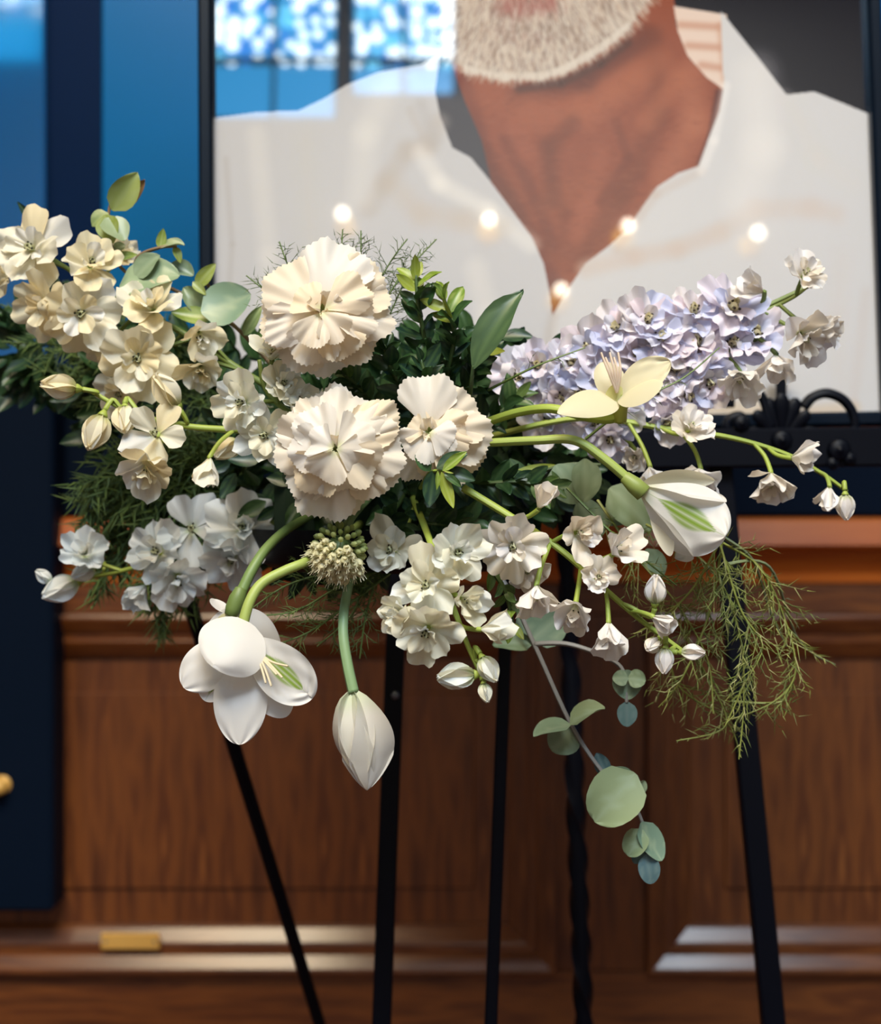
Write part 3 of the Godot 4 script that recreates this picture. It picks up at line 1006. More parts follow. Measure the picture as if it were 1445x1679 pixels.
func print_picture() -> Image:
	var im := Image.create(TW, TH, false, Image.FORMAT_RGB8)
	im.fill(Color8(24, 24, 32))
	# head above, out of the frame: plain
	poly(im, [[700, -520], [1080, -520], [1120, -300], [1100, 20], [725, 20], [690, -300]], Color8(172, 108, 78))
	var skin := Color8(140, 74, 52)
	# neck and chest
	poly(im, [[728, 0], [1105, -40], [1108, 40], [1130, 95], [1186, 140], [1176, 205], [1150, 275], [1060, 345], [1000, 420], [908, 530], [880, 440], [800, 300], [762, 180], [735, 95]], skin)
	for s in [[[[760, 130], [800, 290], [880, 400]], 26.0, Color8(103, 52, 42), 0.7], [[[850, 150], [960, 130], [1060, 60]], 34.0, Color8(96, 51, 41), 0.7], [[[1070, 60], [1080, 190], [1020, 320], [960, 420]], 28.0, Color8(116, 60, 42), 0.55],
			[[[1130, 120], [1140, 200], [1090, 290]], 40.0, Color8(176, 108, 80), 0.55], [[[1178, 150], [1166, 220], [1148, 268]], 9.0, Color8(70, 33, 31), 0.8], [[[870, 190], [960, 180], [1040, 130]], 46.0, Color8(168, 97, 68), 0.5],
			[[[830, 230], [880, 330], [905, 400]], 20.0, Color8(108, 54, 41), 0.6], [[[900, 260], [925, 350], [930, 420]], 16.0, Color8(120, 62, 44), 0.5], [[[985, 250], [960, 340], [930, 420]], 26.0, Color8(163, 92, 67), 0.45],
			[[[880, 420], [910, 470], [910, 520]], 26.0, Color8(96, 44, 41), 0.6], [[[860, 250], [845, 210]], 30.0, Color8(159, 89, 65), 0.5], [[[1010, 200], [1030, 260], [985, 330]], 14.0, Color8(113, 57, 41), 0.5]]:
		stroke(im, s[0], s[1], s[2], s[3])
	for q in [[[[790, 150], [860, 170]], 60.0, Color8(156, 88, 62), 0.5], [[[1000, 150], [1080, 100]], 40.0, Color8(168, 98, 68), 0.5], [[[900, 330], [960, 300]], 40.0, Color8(150, 84, 58), 0.5], [[[1060, 200], [1110, 130]], 30.0, Color8(176, 104, 72), 0.5], [[[790, 250], [850, 350]], 30.0, Color8(98, 50, 38), 0.5], [[[940, 200], [900, 240], [905, 330]], 24.0, Color8(108, 56, 40), 0.55], [[[860, 400], [950, 420]], 36.0, Color8(118, 62, 46), 0.5], [[[1000, 330], [1050, 280]], 24.0, Color8(116, 60, 42), 0.4]]:
		stroke(im, q[0], q[1], q[2], q[3])
	# fine skin lines
	rng.seed = 77
	for k in 1400:
		var x := rng.randf_range(770, 1170)
		var y := rng.randf_range(110, 500)
		if inside([[770, 130], [1170, 130], [1150, 270], [1060, 345], [908, 520], [800, 290]], x, y):
			hair(im, x, y, rng.randf_range(6, 22), rng.randf_range(-8, 8), Color8(103, 51, 37) if rng.randf() < 0.5 else Color8(175, 108, 85), 0.16)
	# inside of the open collar
	poly(im, [[716, 100], [738, 98], [762, 165], [790, 230], [806, 300], [770, 262], [738, 244], [716, 190]], Color8(62, 62, 70))
	poly(im, [[1105, 10], [1192, 24], [1194, 90], [1186, 146], [1160, 128], [1128, 92], [1112, 52]], Color8(222, 200, 186))
	for s in [[[1115, 40], [1180, 44]], [[1128, 74], [1186, 78]], [[1150, 106], [1188, 112]]]: stroke(im, s, 12.0, Color8(186, 132, 108), 0.6)
	stroke(im, [[1180, 40], [1188, 130]], 10.0, Color8(196, 150, 126), 0.6)
	# shirt, both sides
	var white := Color8(206, 205, 206)
	poly(im, [[330, 196], [420, 184], [490, 181], [530, 162], [570, 138], [620, 118], [690, 106], [722, 88], [714, 150], [722, 190], [742, 242], [772, 258], [802, 294], [840, 345], [872, 388], [892, 432], [902, 482], [906, 518], [900, 760], [330, 760]], Color8(194, 194, 197))
	poly(im, [[1182, 18], [1240, 90], [1290, 155], [1335, 150], [1380, 168], [1470, 205], [1470, 760], [898, 760], [906, 518], [926, 482], [960, 432], [1000, 402], [1030, 374], [1060, 330], [1078, 306], [1112, 284], [1146, 272], [1164, 222], [1180, 182], [1187, 140]], white)
	for s in [[[[720, 200], [700, 240], [668, 246], [630, 300], [604, 340]], 27.2, Color8(182, 172, 164), 0.45], [[[690, 250], [720, 300], [800, 345], [870, 400]], 26.0, Color8(236, 232, 226), 0.48], [[[690, 170], [712, 230]], 17.0, Color8(176, 172, 172), 0.38],
			[[[672, 180], [700, 240]], 11.9, Color8(184, 176, 172), 0.38], [[[640, 300], [690, 350], [760, 360], [820, 372]], 30.6, Color8(194, 184, 174), 0.41], [[[640, 130], [600, 220], [590, 320]], 40.0, Color8(230, 227, 222), 0.32],
			[[[960, 440], [1040, 420], [1110, 408], [1180, 380]], 25.5, Color8(204, 188, 178), 0.60], [[[1180, 380], [1240, 342], [1330, 340], [1370, 350]], 27.2, Color8(206, 194, 186), 0.52], [[[1150, 280], [1075, 318], [1010, 408]], 13.6, Color8(196, 180, 170), 0.38],
			[[[1190, 140], [1170, 230], [1150, 280]], 13.6, Color8(240, 236, 232), 0.48], [[[1240, 120], [1250, 240], [1220, 330]], 60.0, Color8(232, 228, 224), 0.40], [[[1290, 160], [1340, 260], [1400, 300]], 26.0, Color8(212, 206, 202), 0.30],
			[[[420, 220], [440, 420], [430, 600]], 30.0, Color8(224, 221, 217), 0.40], [[[500, 220], [510, 420], [500, 640]], 27.2, Color8(198, 194, 190), 0.30], [[[370, 260], [380, 400], [372, 520]], 8.5, Color8(176, 170, 168), 0.38],
			[[[906, 520], [890, 600], [884, 680]], 15.3, Color8(186, 176, 168), 0.45], [[[780, 440], [800, 520], [830, 600]], 34.0, Color8(228, 224, 218), 0.40], [[[850, 560], [830, 620]], 26.0, Color8(228, 206, 178), 0.56], [[[1380, 420], [1370, 520], [1380, 640]], 23.8, Color8(208, 202, 198), 0.38], [[[1420, 480], [1400, 660]], 15.3, Color8(202, 192, 188), 0.38],
			[[[1140, 668], [1250, 672]], 25.5, Color8(222, 190, 146), 0.48], [[[1310, 676], [1400, 668]], 18.7, Color8(214, 176, 130), 0.38], [[[370, 610], [430, 640]], 20.0, Color8(206, 150, 122), 0.60]]:
		stroke(im, s[0], s[1], s[2], s[3])
	# beard
	var beard := [[722, -30], [724, 60], [735, 96], [775, 118], [830, 130], [884, 130], [934, 116], [990, 82], [1034, 44], [1080, -30]]
	poly(im, beard, Color8(176, 156, 142))
	stroke(im, [[840, 8], [900, 2]], 44.0, Color8(160, 96, 90), 0.7)
	stroke(im, [[800, 20], [840, 60], [900, 60]], 30.0, Color8(150, 120, 112), 0.5)
	stroke(im, [[740, 30], [750, 90], [830, 124]], 14.0, Color8(222, 212, 202), 0.6)
	for k in 5200:
		var x := rng.randf_range(722, 1070)
		var y := rng.randf_range(-20, 128)
		if not inside(beard, x, y): continue
		if Vector2((x - 860) / 55.0, (y - 2) / 22.0).length() < 1.0 and rng.randf() < 0.8: continue
		var out := Vector2((x - 860) * 0.06 + rng.randf_range(-6, 6), rng.randf_range(8, 20))
		var c := Color8(214, 204, 192) if rng.randf() < 0.6 else (Color8(112, 92, 82) if rng.randf() < 0.6 else Color8(206, 184, 164))
		hair(im, x, y, out.x, out.y, c, rng.randf_range(0.2, 0.6))
	stroke(im, [[850, 146], [920, 136], [985, 104], [1030, 70]], 12.0, Color8(74, 46, 40), 0.7)
	for k in 500:
		var f := rng.randf()
		var x := lerpf(760.0, 1030.0, f)
		var y := 128.0 - 84.0 * pow(maxf(0.0, (f - 0.45) / 0.55), 1.5) - 14.0 * maxf(0.0, (0.2 - f) / 0.2)
		hair(im, x, y - 8, rng.randf_range(-4, 6), rng.randf_range(8, 16), Color8(214, 204, 192), 0.5)
	return im

func portrait() -> void:
	po = P(895, 686, 1.13)
	var t := thing("framed_portrait", "large framed portrait of a bearded man in an open white shirt", "picture", po)
	t.basis = pb
	var pr := flat(Color.WHITE, 0.02)
	pr.albedo_texture = ImageTexture.create_from_image(print_picture())
	pr.metallic_specular = 0.72
	pr.clearcoat_enabled = true
	pr.clearcoat = 1.0
	pr.clearcoat_roughness = 0.02
	var q := QuadMesh.new()
	q.size = Vector2(PX1 - PX0, PH)
	part(t, "print", q, pr, Transform3D(Basis.IDENTITY, Vector3((PX0 + PX1) / 2.0, PH / 2.0, 0)))
	part(t, "backing", slab(Vector3(PX1 - PX0 + 0.004, PH + 0.004, 0.012), 0.001), M.frame, Transform3D(Basis.IDENTITY, Vector3((PX0 + PX1) / 2.0, PH / 2.0, -0.0072)))
	var w := 0.012
	for s in [[PX0 - w / 2, PH / 2, w, PH + w * 2], [PX1 + w / 2, PH / 2, w, PH + w * 2], [(PX0 + PX1) / 2, -w / 2, PX1 - PX0, w], [(PX0 + PX1) / 2, PH + w / 2, PX1 - PX0, w]]:
		part(t, "frame_rail", slab(Vector3(s[2], s[3], 0.028), 0.003), M.frame, Transform3D(Basis.IDENTITY, Vector3(s[0], s[1], -0.003)))

# ---------------------------------------------------------------- iron easel and flower stand
func down_to_floor(a: Vector3, b: Vector3) -> Vector3:
	return a + (b - a) * (a.y / (a.y - b.y))

func screw_at(t: Node3D, p: Vector3, at: Vector3) -> void:
	part(t, "screw", lathe([[0.0, 0.0], [0.0034, 0.0], [0.003, 0.0015], [0.0018, 0.0024], [0.0, 0.0026]], Color.WHITE, 12), M.steel, Transform3D(Basis(Vector3.RIGHT, PI / 2.0), p - at))

func easel() -> void:
	var at := Vector3(0.09, 0, -1.12)
	var t := thing("easel", "black iron display easel with scrolled ledge under the portrait", "easel", at)
	for s in [[652, 960, 626, 1679, 31, 1.075], [1176, 720, 1268, 1679, 37, 1.09]]:
		var a := P(s[0], s[1], s[5])
		var b := down_to_floor(a, P(s[2], s[3], s[5] - 0.01))
		var top := a + (a - b).normalized() * (0.12 if s[0] < 900 else 0.004)
		var br := bar_between(top - at, b - at, px(s[4], s[5]), 0.014)
		part(t, "leg", br[0], M.iron, br[1])
	screw_at(t, P(648, 1140, 1.066), at)
	screw_at(t, P(633, 1478, 1.064), at)
	screw_at(t, P(1246, 1445, 1.081), at)
	# the twisted middle post: a square bar turned along its length
	var a := P(921, 700, 1.2)
	var b := down_to_floor(a, P(958, 1679, 1.19))
	var ax := (b - a).normalized()
	var x := ax.cross(Vector3(0, 0, 1)).normalized()
	var z := x.cross(ax)
	var pos := PackedVector3Array()
	var cols := PackedColorArray()
	var n := 220
	var hw := px(17, 1.2)
	for i in n + 1:
		var f := float(i) / n
		var p := a.lerp(b, f) - at
		for k in 9:
			var an := TAU * k / 8.0 + f * 52.0
			var r := hw * (1.0 if k % 2 == 0 else 0.74)
			pos.append(p + x * cos(an) * r + z * sin(an) * r)
			cols.append(Color.WHITE)
	part(t, "center_post", grid_mesh(pos, cols, n, 8), M.iron)
	# ledge under the frame, its lip, and the scroll work that stands up from it
	var c := P(895, 690, 1.13)
	var ledge := slab(Vector3(0.56, 0.016, 0.06), 0.002)
	part(t, "ledge", ledge, M.iron, Transform3D(Basis(Vector3(0, 0, 1), deg_to_rad(0.6)), c - at + Vector3(0.006, -0.02, 0.022)))
	part(t, "ledge_lip", slab(Vector3(0.56, 0.03, 0.008), 0.002), M.iron, Transform3D(Basis(Vector3(0, 0, 1), deg_to_rad(0.6)), c - at + Vector3(0.006, -0.026, 0.056)))
	var d := 1.075
	for m in [1, 0]:                         # once in view at one end, once behind the flowers at the other
		var fx := func(x_: float, y_: float, dd := 0.0) -> Vector3:
			var p: Vector3 = P(x_, y_, d + dd) - at
			if m == 0: p.x = 2.0 * (P(920, 0, d).x - at.x) - p.x
			return p
		for arc in [[[1318, 668], [1332, 652], [1356, 645], [1382, 655], [1398, 676], [1402, 700], [1392, 716]], [[1196, 668], [1198, 640], [1212, 624], [1232, 634], [1250, 652], [1258, 676], [1264, 700]], [[1392, 716], [1378, 738], [1356, 752], [1334, 746], [1330, 728], [1344, 718], [1356, 726]], [[1216, 700], [1202, 712], [1192, 700], [1198, 686], [1214, 682], [1224, 694]]]:
			var pts := []
			for p in arc: pts.append(fx.call(p[0], p[1]))
			part(t, "scroll", tube(pts, 0.0042, 0.0036, Color.WHITE, 8, 6), M.iron)
		var root: Vector3 = fx.call(1282, 722)
		for k in 7:                          # the fan of iron leaves
			var an := deg_to_rad(-78.0 + k * 26.0)
			var tip: Vector3 = fx.call(1282 + sin(an) * 58.0, 722 - cos(an) * 78.0, -0.004 * (k % 2))
			var l := root.distance_to(tip)
			part(t, "iron_leaf", lathe([[0.0, 0.0], [0.055, 0.1], [0.09, 0.35], [0.165, 0.68], [0.16, 0.85], [0.1, 0.96], [0.0, 1.0]], Color.WHITE, 10), M.iron, Transform3D(from_to(root, tip, Vector3(0, 0, 1)).basis * Basis.from_scale(Vector3(1, 1, 0.55)), root))
		for r in [[1216, 694, 14], [1376, 738, 20], [1282, 722, 18], [1366, 760, 11], [1394, 752, 11]]:
			var p: Vector3 = fx.call(r[0], r[1], -0.006)
			part(t, "rosette", lathe([[0.0, -0.4], [0.6, -0.35], [1.0, 0.0], [0.75, 0.3], [0.45, 0.25], [0.3, 0.5], [0.0, 0.55]], Color.WHITE, 12), M.iron, Transform3D(Basis(Vector3.RIGHT, PI / 2.0) * Basis.from_scale(Vector3.ONE * px(r[2], d)), p))
	var clip := P(1281, 613, 1.115)
	part(t, "clip", slab(Vector3(px(34, 1.115), px(26, 1.115), 0.008), 0.0015), M.iron, Transform3D(Basis.IDENTITY, clip - at))
	part(t, "clip_arm", slab(Vector3(0.008, px(110, 1.105), 0.005), 0.001), M.iron, Transform3D(Basis.IDENTITY, P(1281, 668, 1.108) - at))
	var ra := P(912, 400, 1.24)
	var br2 := bar_between(ra - at, down_to_floor(ra, P(956, 1679, 1.5)) - at, 0.012, 0.012)
	part(t, "rear_leg", br2[0], M.iron, br2[1])

func stand() -> void:
	var at := Vector3(0.04, 0, -1.0)
	var t := thing("flower_stand", "slim black metal stand holding up the flower spray", "stand", at)
	var a := P(838, 800, 0.985)
	var b := down_to_floor(a, P(805, 1679, 0.98))
	var br := bar_between(a - at, b - at, px(21, 0.98), 0.009)
	part(t, "leg", br[0], M.iron, br[1])
	a = P(262, 830, 1.03)
	b = down_to_floor(a, P(524, 1679, 1.22))
	part(t, "leg", tube([a - at, b - at], px(12, 1.1), px(10, 1.1), Color.WHITE, 8), M.iron)
	a = P(250, 838, 1.03)
	b = P(848, 806, 0.992)
	br = bar_between(a - at, b - at, 0.01, 0.008)
	part(t, "crossbar", br[0], M.iron, br[1])
	var c := P(640, 790, 0.9)
	var tray := lathe([[0.0, -0.006], [0.07, -0.006], [0.085, 0.0], [0.09, 0.02], [0.087, 0.02], [0.082, 0.003], [0.0, 0.0]], Color.WHITE, 28)
	part(t, "tray", tray, M.iron, Transform3D(Basis.IDENTITY, c - at + Vector3(0, -0.05, 0)))
	br = bar_between(c - at + Vector3(0, -0.055, -0.06), P(640, 817, 0.992) - at, 0.01, 0.008)
	part(t, "bracket", br[0], M.iron, br[1])
	var f := part(self, "floral_foam", slab(Vector3(0.14, 0.095, 0.09), 0.008), M.foam, Transform3D(Basis.IDENTITY, c + Vector3(0, 0.0, 0)))
	tag(f, "dark green foam block at the heart of the flower spray", "foam")

# ---------------------------------------------------------------- flowers
func flowers() -> void:
	kind_of_petals("cream", [Color(0.89, 0.8, 0.56), Color(0.87, 0.83, 0.68), Color(0.89, 0.77, 0.5), Color(0.86, 0.85, 0.8)], Color(0.66, 0.66, 0.3), 11)
	kind_of_petals("ivory", [Color(0.84, 0.83, 0.7), Color(0.83, 0.85, 0.81), Color(0.86, 0.81, 0.62)], Color(0.6, 0.65, 0.36), 12)
	kind_of_petals("cool", [Color(0.83, 0.86, 0.86), Color(0.86, 0.86, 0.81), Color(0.78, 0.84, 0.86)], Color(0.55, 0.65, 0.4), 13)
	kind_of_petals("blush", [Color(0.87, 0.82, 0.76), Color(0.86, 0.83, 0.81), Color(0.87, 0.79, 0.67)], Color(0.68, 0.7, 0.38), 14)
	kind_of_petals("lilac", [Color(0.84, 0.78, 0.86), Color(0.66, 0.69, 0.88), Color(0.87, 0.76, 0.8), Color(0.8, 0.79, 0.87), Color(0.87, 0.81, 0.8)], Color(0.7, 0.68, 0.66), 15)
	var h := small_heart(Color(0.72, 0.74, 0.5), Color(0.05, 0.05, 0.02))
	for k in pool: pool[k].heart = h
	pool.lilac.heart = small_heart(Color(0.8, 0.74, 0.46), Color(0.05, 0.035, 0.02))
	var g1 := Color(0.16, 0.22, 0.05)
	var g2 := Color(0.3, 0.38, 0.06)
	var grp := "delphinium stems of the spray"

	spike("delphinium_stem", "cream delphinium stem with large frilled blooms reaching up over the blue wall", grp, [[560, 690, 0.86], [430, 628, 0.85], [300, 546, 0.85], [190, 490, 0.85], [110, 440, 0.86], [30, 390, 0.87]],
		[[58, 412, 60, -0.25, 0.2, 1, 0.85], [148, 436, 50, 0.35, 0.3, 0.8, 0.7], [134, 512, 60, 0.15, -0.25, 1, 0.9], [78, 500, 50, -0.3, -0.3, 0.9, 0.8], [252, 508, 50, -0.15, 0.5, 0.75, 0.7], [226, 586, 62, 0.15, -0.2, 1, 0.8], [326, 546, 46, 0.3, -0.5, 0.6, 0.45], [330, 600, 42, 0.1, -0.7, 0.7, 0.55], [14, 450, 42, -0.6, 0.1, 0.6, 0.7, 0.88], [180, 560, 42, -0.2, -0.5, 0.7, 0.7, 0.87], [195, 420, 36, 0.5, 0.5, 0.5, 0.6, 0.88], [200, 640, 40, -0.2, -0.5, 0.8, 0.7, 0.86]],
		[], "cream", g1, 0.0024, 101)
	spike("delphinium_stem", "cream delphinium stem with plump hanging buds beside two open blooms", grp, [[560, 715, 0.83], [400, 706, 0.82], [300, 698, 0.815], [215, 676, 0.815], [150, 642, 0.815]],
		[[258, 712, 54, -0.1, 0.05, 1, 0.95], [240, 760, 50, 0.0, -0.7, 0.6, 0.6], [344, 752, 44, -0.15, -0.9, 0.4, 0.22]],
		[[96, 633, 66, -1, 0.12, 0.25], [156, 709, 72, -0.3, -0.9, 0.35], [204, 688, 62, 0.1, -0.6, 0.5], [272, 640, 72, -0.5, 0.75, 0.35], [372, 737, 56, -0.5, -0.4, 0.3, 0.83]], "cream", g2, 0.0024, 102)
	spike("delphinium_stem", "pale green-cream delphinium stem tucked against the big carnations", grp, [[600, 720, 0.82], [500, 690, 0.805], [440, 645, 0.8], [425, 590, 0.8]],
		[[400, 660, 48, -0.3, -0.05, 1, 0.8], [437, 712, 50, -0.1, -0.15, 1, 0.9], [460, 632, 44, 0.4, 0.2, 0.8, 0.6], [446, 588, 42, 0.1, 0.6, 0.7, 0.5], [486, 660, 38, 0.4, 0.2, 0.7, 0.6]], [], "ivory", g1, 0.0022, 103)
	spike("delphinium_stem", "cool white delphinium stem running low past dark fern to pale buds", grp, [[560, 815, 0.9], [420, 868, 0.89], [300, 905, 0.89], [200, 936, 0.895], [95, 955, 0.9]],
		[[314, 868, 56, 0.15, 0.1, 1, 0.97], [262, 906, 50, -0.3, 0.2, 1, 0.85], [292, 945, 52, 0.1, -0.5, 0.8, 0.75], [398, 868, 62, 0.1, 0.2, 1, 0.75], [382, 910, 52, -0.1, -0.5, 0.8, 0.7], [238, 962, 38, -0.5, -0.7, 0.5, 0.4], [140, 910, 44, 0.2, 0.3, 0.9, 0.55]],
		[[98, 966, 70, -0.8, -0.35, 0.4], [136, 938, 50, -0.5, -0.3, 0.6], [72, 945, 36, -0.6, 0.5, 0.2]], "cool", g2, 0.0022, 104)
	spike("delphinium_stem", "short ivory delphinium stem hanging in the middle with three yellowish end buds", grp, [[670, 800, 0.87], [695, 860, 0.79], [715, 915, 0.757], [745, 1000, 0.748], [768, 1060, 0.745], [795, 1120, 0.745]],
		[[746, 908, 54, 0.3, 0.2, 1, 0.78], [700, 958, 54, -0.1, 0.0, 1, 0.88], [756, 980, 44, 0.6, -0.2, 0.7, 0.45], [702, 1030, 54, -0.2, -0.4, 0.9, 0.78], [660, 1004, 38, -0.6, -0.1, 0.8, 0.6], [645, 902, 48, -0.3, 0.1, 0.9, 0.75, 0.8], [790, 1032, 48, 0.9, 0.05, 0.35, 0.25]],
		[[747, 1109, 72, -1, -0.05, 0.25], [802, 1098, 54, 0.35, -0.6, 0.3], [796, 1136, 36, 0.2, -0.9, 0.25]], "ivory", g2, 0.0022, 105)
	spike("delphinium_stem", "blush white delphinium stem arching down beside the feathery fern", grp, [[760, 800, 0.79], [850, 855, 0.78], [920, 902, 0.775], [985, 960, 0.77], [1050, 1016, 0.77], [1120, 1068, 0.77]],
		[[884, 832, 42, 0.35, 0.8, 0.4, 0.3], [842, 894, 54, -0.1, -0.1, 1, 0.85], [862, 925, 44, 0.1, -0.6, 0.7, 0.6, 0.79], [945, 874, 48, 0.4, 0.0, 0.9, 0.5], [880, 962, 48, -0.1, -0.85, 0.5, 0.45], [944, 990, 48, -0.2, -0.7, 0.6, 0.5], [1006, 908, 50, 0.5, 0.5, 0.7, 0.45], [978, 946, 32, 0.2, 0.1, 1, 0.7], [998, 1022, 46, -0.05, -0.9, 0.4, 0.38], [1072, 1012, 36, 0.7, -0.4, 0.4, 0.25]],
		[[1075, 966, 56, 0.0, 1, 0.2], [1070, 1058, 42, -0.5, -0.3, 0.7], [1090, 1084, 48, -0.1, -1, 0.3], [1137, 1070, 44, 1, 0.0, 0.25]], "blush", g2, 0.0024, 106)
	var lav := []
	for p in [[850, 620, 46], [884, 604, 44], [872, 640, 40], [912, 650, 44], [930, 600, 44], [968, 575, 44], [990, 622, 46], [1012, 545, 44], [1040, 588, 48], [1056, 532, 46], [1085, 562, 50], [1106, 606, 48], [1136, 520, 44], [1146, 570, 50], [1162, 625, 44], [1196, 512, 52], [1194, 572, 48], [1122, 650, 46], [1066, 645, 46], [1012, 668, 46], [972, 692, 44], [1002, 712, 38], [946, 640, 44], [1238, 556, 44], [900, 690, 40], [1090, 690, 36]]:
		var up: float = (625.0 - p[1]) / 130.0
		lav.append([p[0], p[1], p[2] * 1.12, rng.randf_range(-0.35, 0.35), up * 0.6 + rng.randf_range(-0.25, 0.2), 0.9, rng.randf_range(0.68, 0.92)])
	spike("delphinium_stem", "lilac-blue delphinium stem crowded with blooms in front of the white shirt", grp, [[780, 700, 0.87], [880, 655, 0.865], [1000, 612, 0.855], [1120, 562, 0.85], [1230, 514, 0.85], [1325, 470, 0.85]], lav, [], "lilac", g1, 0.0024, 107)
	spike("delphinium_stem", "slender blush delphinium tip with small drooping blooms rising past the lilac cluster", grp, [[800, 712, 0.86], [1000, 622, 0.853], [1130, 560, 0.842], [1230, 520, 0.838], [1300, 488, 0.838], [1332, 462, 0.838]],
		[[1250, 478, 40, -0.8, 0.35, 0.4, 0.28], [1318, 454, 40, 0.15, 0.5, 0.85, 0.75], [1312, 548, 50, 0.35, -0.5, 0.7, 0.7], [1272, 584, 46, -0.1, -0.8, 0.5, 0.42], [1344, 542, 36, 0.9, -0.15, 0.4, 0.4], [1214, 612, 44, -0.1, -0.75, 0.6, 0.55]], [], "blush", g1, 0.0018, 108)
	spike("delphinium_stem", "thin white delphinium stem reaching toward the iron scrolls with nodding blooms", grp, [[780, 722, 0.85], [950, 686, 0.835], [1100, 704, 0.83], [1200, 718, 0.83], [1290, 745, 0.83], [1350, 778, 0.83], [1389, 806, 0.83]],
		[[1128, 706, 40, 0.3, 0.5, 0.7, 0.6], [1148, 772, 46, -0.2, -0.75, 0.35, 0.75], [1066, 768, 46, 0.0, -0.85, 0.5, 0.4], [1264, 778, 50, -0.1, -0.85, 0.5, 0.6], [1300, 750, 40, 0.8, 0.1, 0.5, 0.5], [1360, 800, 36, -0.2, -0.9, 0.35, 0.25], [1044, 745, 34, -0.3, -0.3, 0.6, 0.5, 0.845]],
		[[1387, 832, 48, 0.0, -1, 0.15]], "blush", g2, 0.002, 109)

	var hub := P(640, 770, 0.88)
	carnation("large cream carnation, highest of the ruffled three, backed by the white shirt", 530, 515, 0.765, 112, Vector3(0.02, 0.2, 1),
		[[430, 520, 110, -6, 0.05], [470, 590, 110, -8, 0.06], [560, 606, 120, -8, 0.05], [615, 565, 110, -8, 0.06], [640, 505, 110, -6, 0.06], [622, 448, 110, -7, 0.05], [452, 445, 115, -2, 0.05], [558, 397, 130, -3, 0.04],
		[438, 545, 70, 4, 0.08], [505, 592, 90, 8, 0.1], [575, 580, 80, 7, 0.09], [612, 530, 70, 6, 0.1], [600, 470, 70, 5, 0.07], [490, 480, 70, 10, 0.07], [505, 566, 60, 16, 0.1], [560, 555, 60, 15, 0.12]], [6, 0.26, 0.42, 46], 201, hub)
	carnation("wide white carnation in the very middle, above the spiky green flower head", 553, 738, 0.757, 108, Vector3(-0.06, 0.02, 1),
		[[524, 640, 100, -7, 0.05], [474, 676, 100, -6, 0.06], [456, 724, 100, -7, 0.05], [474, 790, 100, -7, 0.06], [526, 845, 100, -9, 0.05], [588, 832, 110, -9, 0.05], [642, 785, 110, -7, 0.05], [656, 735, 100, -7, 0.05], [645, 676, 80, -8, 0.05], [594, 646, 110, -4, 0.03],
		[500, 676, 80, 4, 0.08], [478, 735, 80, 5, 0.08], [498, 798, 90, 4, 0.08], [562, 806, 90, 3, 0.06], [615, 770, 80, 4, 0.08], [606, 700, 80, 6, 0.06], [530, 786, 70, 12, 0.1], [592, 745, 60, 12, 0.1], [510, 715, 60, 12, 0.1]], [7, 0.24, 0.4, 50], 202, hub)
	carnation("smaller cream carnation behind a pair of glossy leaf tips", 702, 710, 0.77, 88, Vector3(0.1, 0.1, 1),
		[[672, 786, 60, -8, 0.05], [722, 776, 70, -9, 0.05], [782, 768, 90, -9, 0.06], [799, 722, 90, -8, 0.06], [784, 668, 100, -7, 0.05], [702, 618, 96, -4, 0.03], [740, 672, 80, -4, 0.05],
		[664, 738, 60, 4, 0.06], [668, 700, 50, 2, 0.06], [758, 745, 80, 5, 0.08], [770, 705, 70, 2, 0.07], [722, 752, 70, 9, 0.09], [742, 722, 60, 10, 0.1]], [4, 0.22, 0.36, 48], 203, hub)
	lilies()
	tulip()
	allium()

func petal_part(t: Node3D, at: Vector3, a: Array, b: Array, w: float, face: Vector3, o: Dictionary, called := "petal") -> void:
	var p := P(a[0], a[1], a[2]) - at
	var q := P(b[0], b[1], b[2]) - at
	var l := p.distance_to(q)
	var d := {"W": px(w, a[2]) / l, "nu": 26, "nv": 18, "p": 0.9, "q": 0.55, "col": Color(0.84, 0.8, 0.73)}
	d.merge(o, true)
	part(t, called, sheet(d), M.petal, from_to(p, q, face.normalized()))

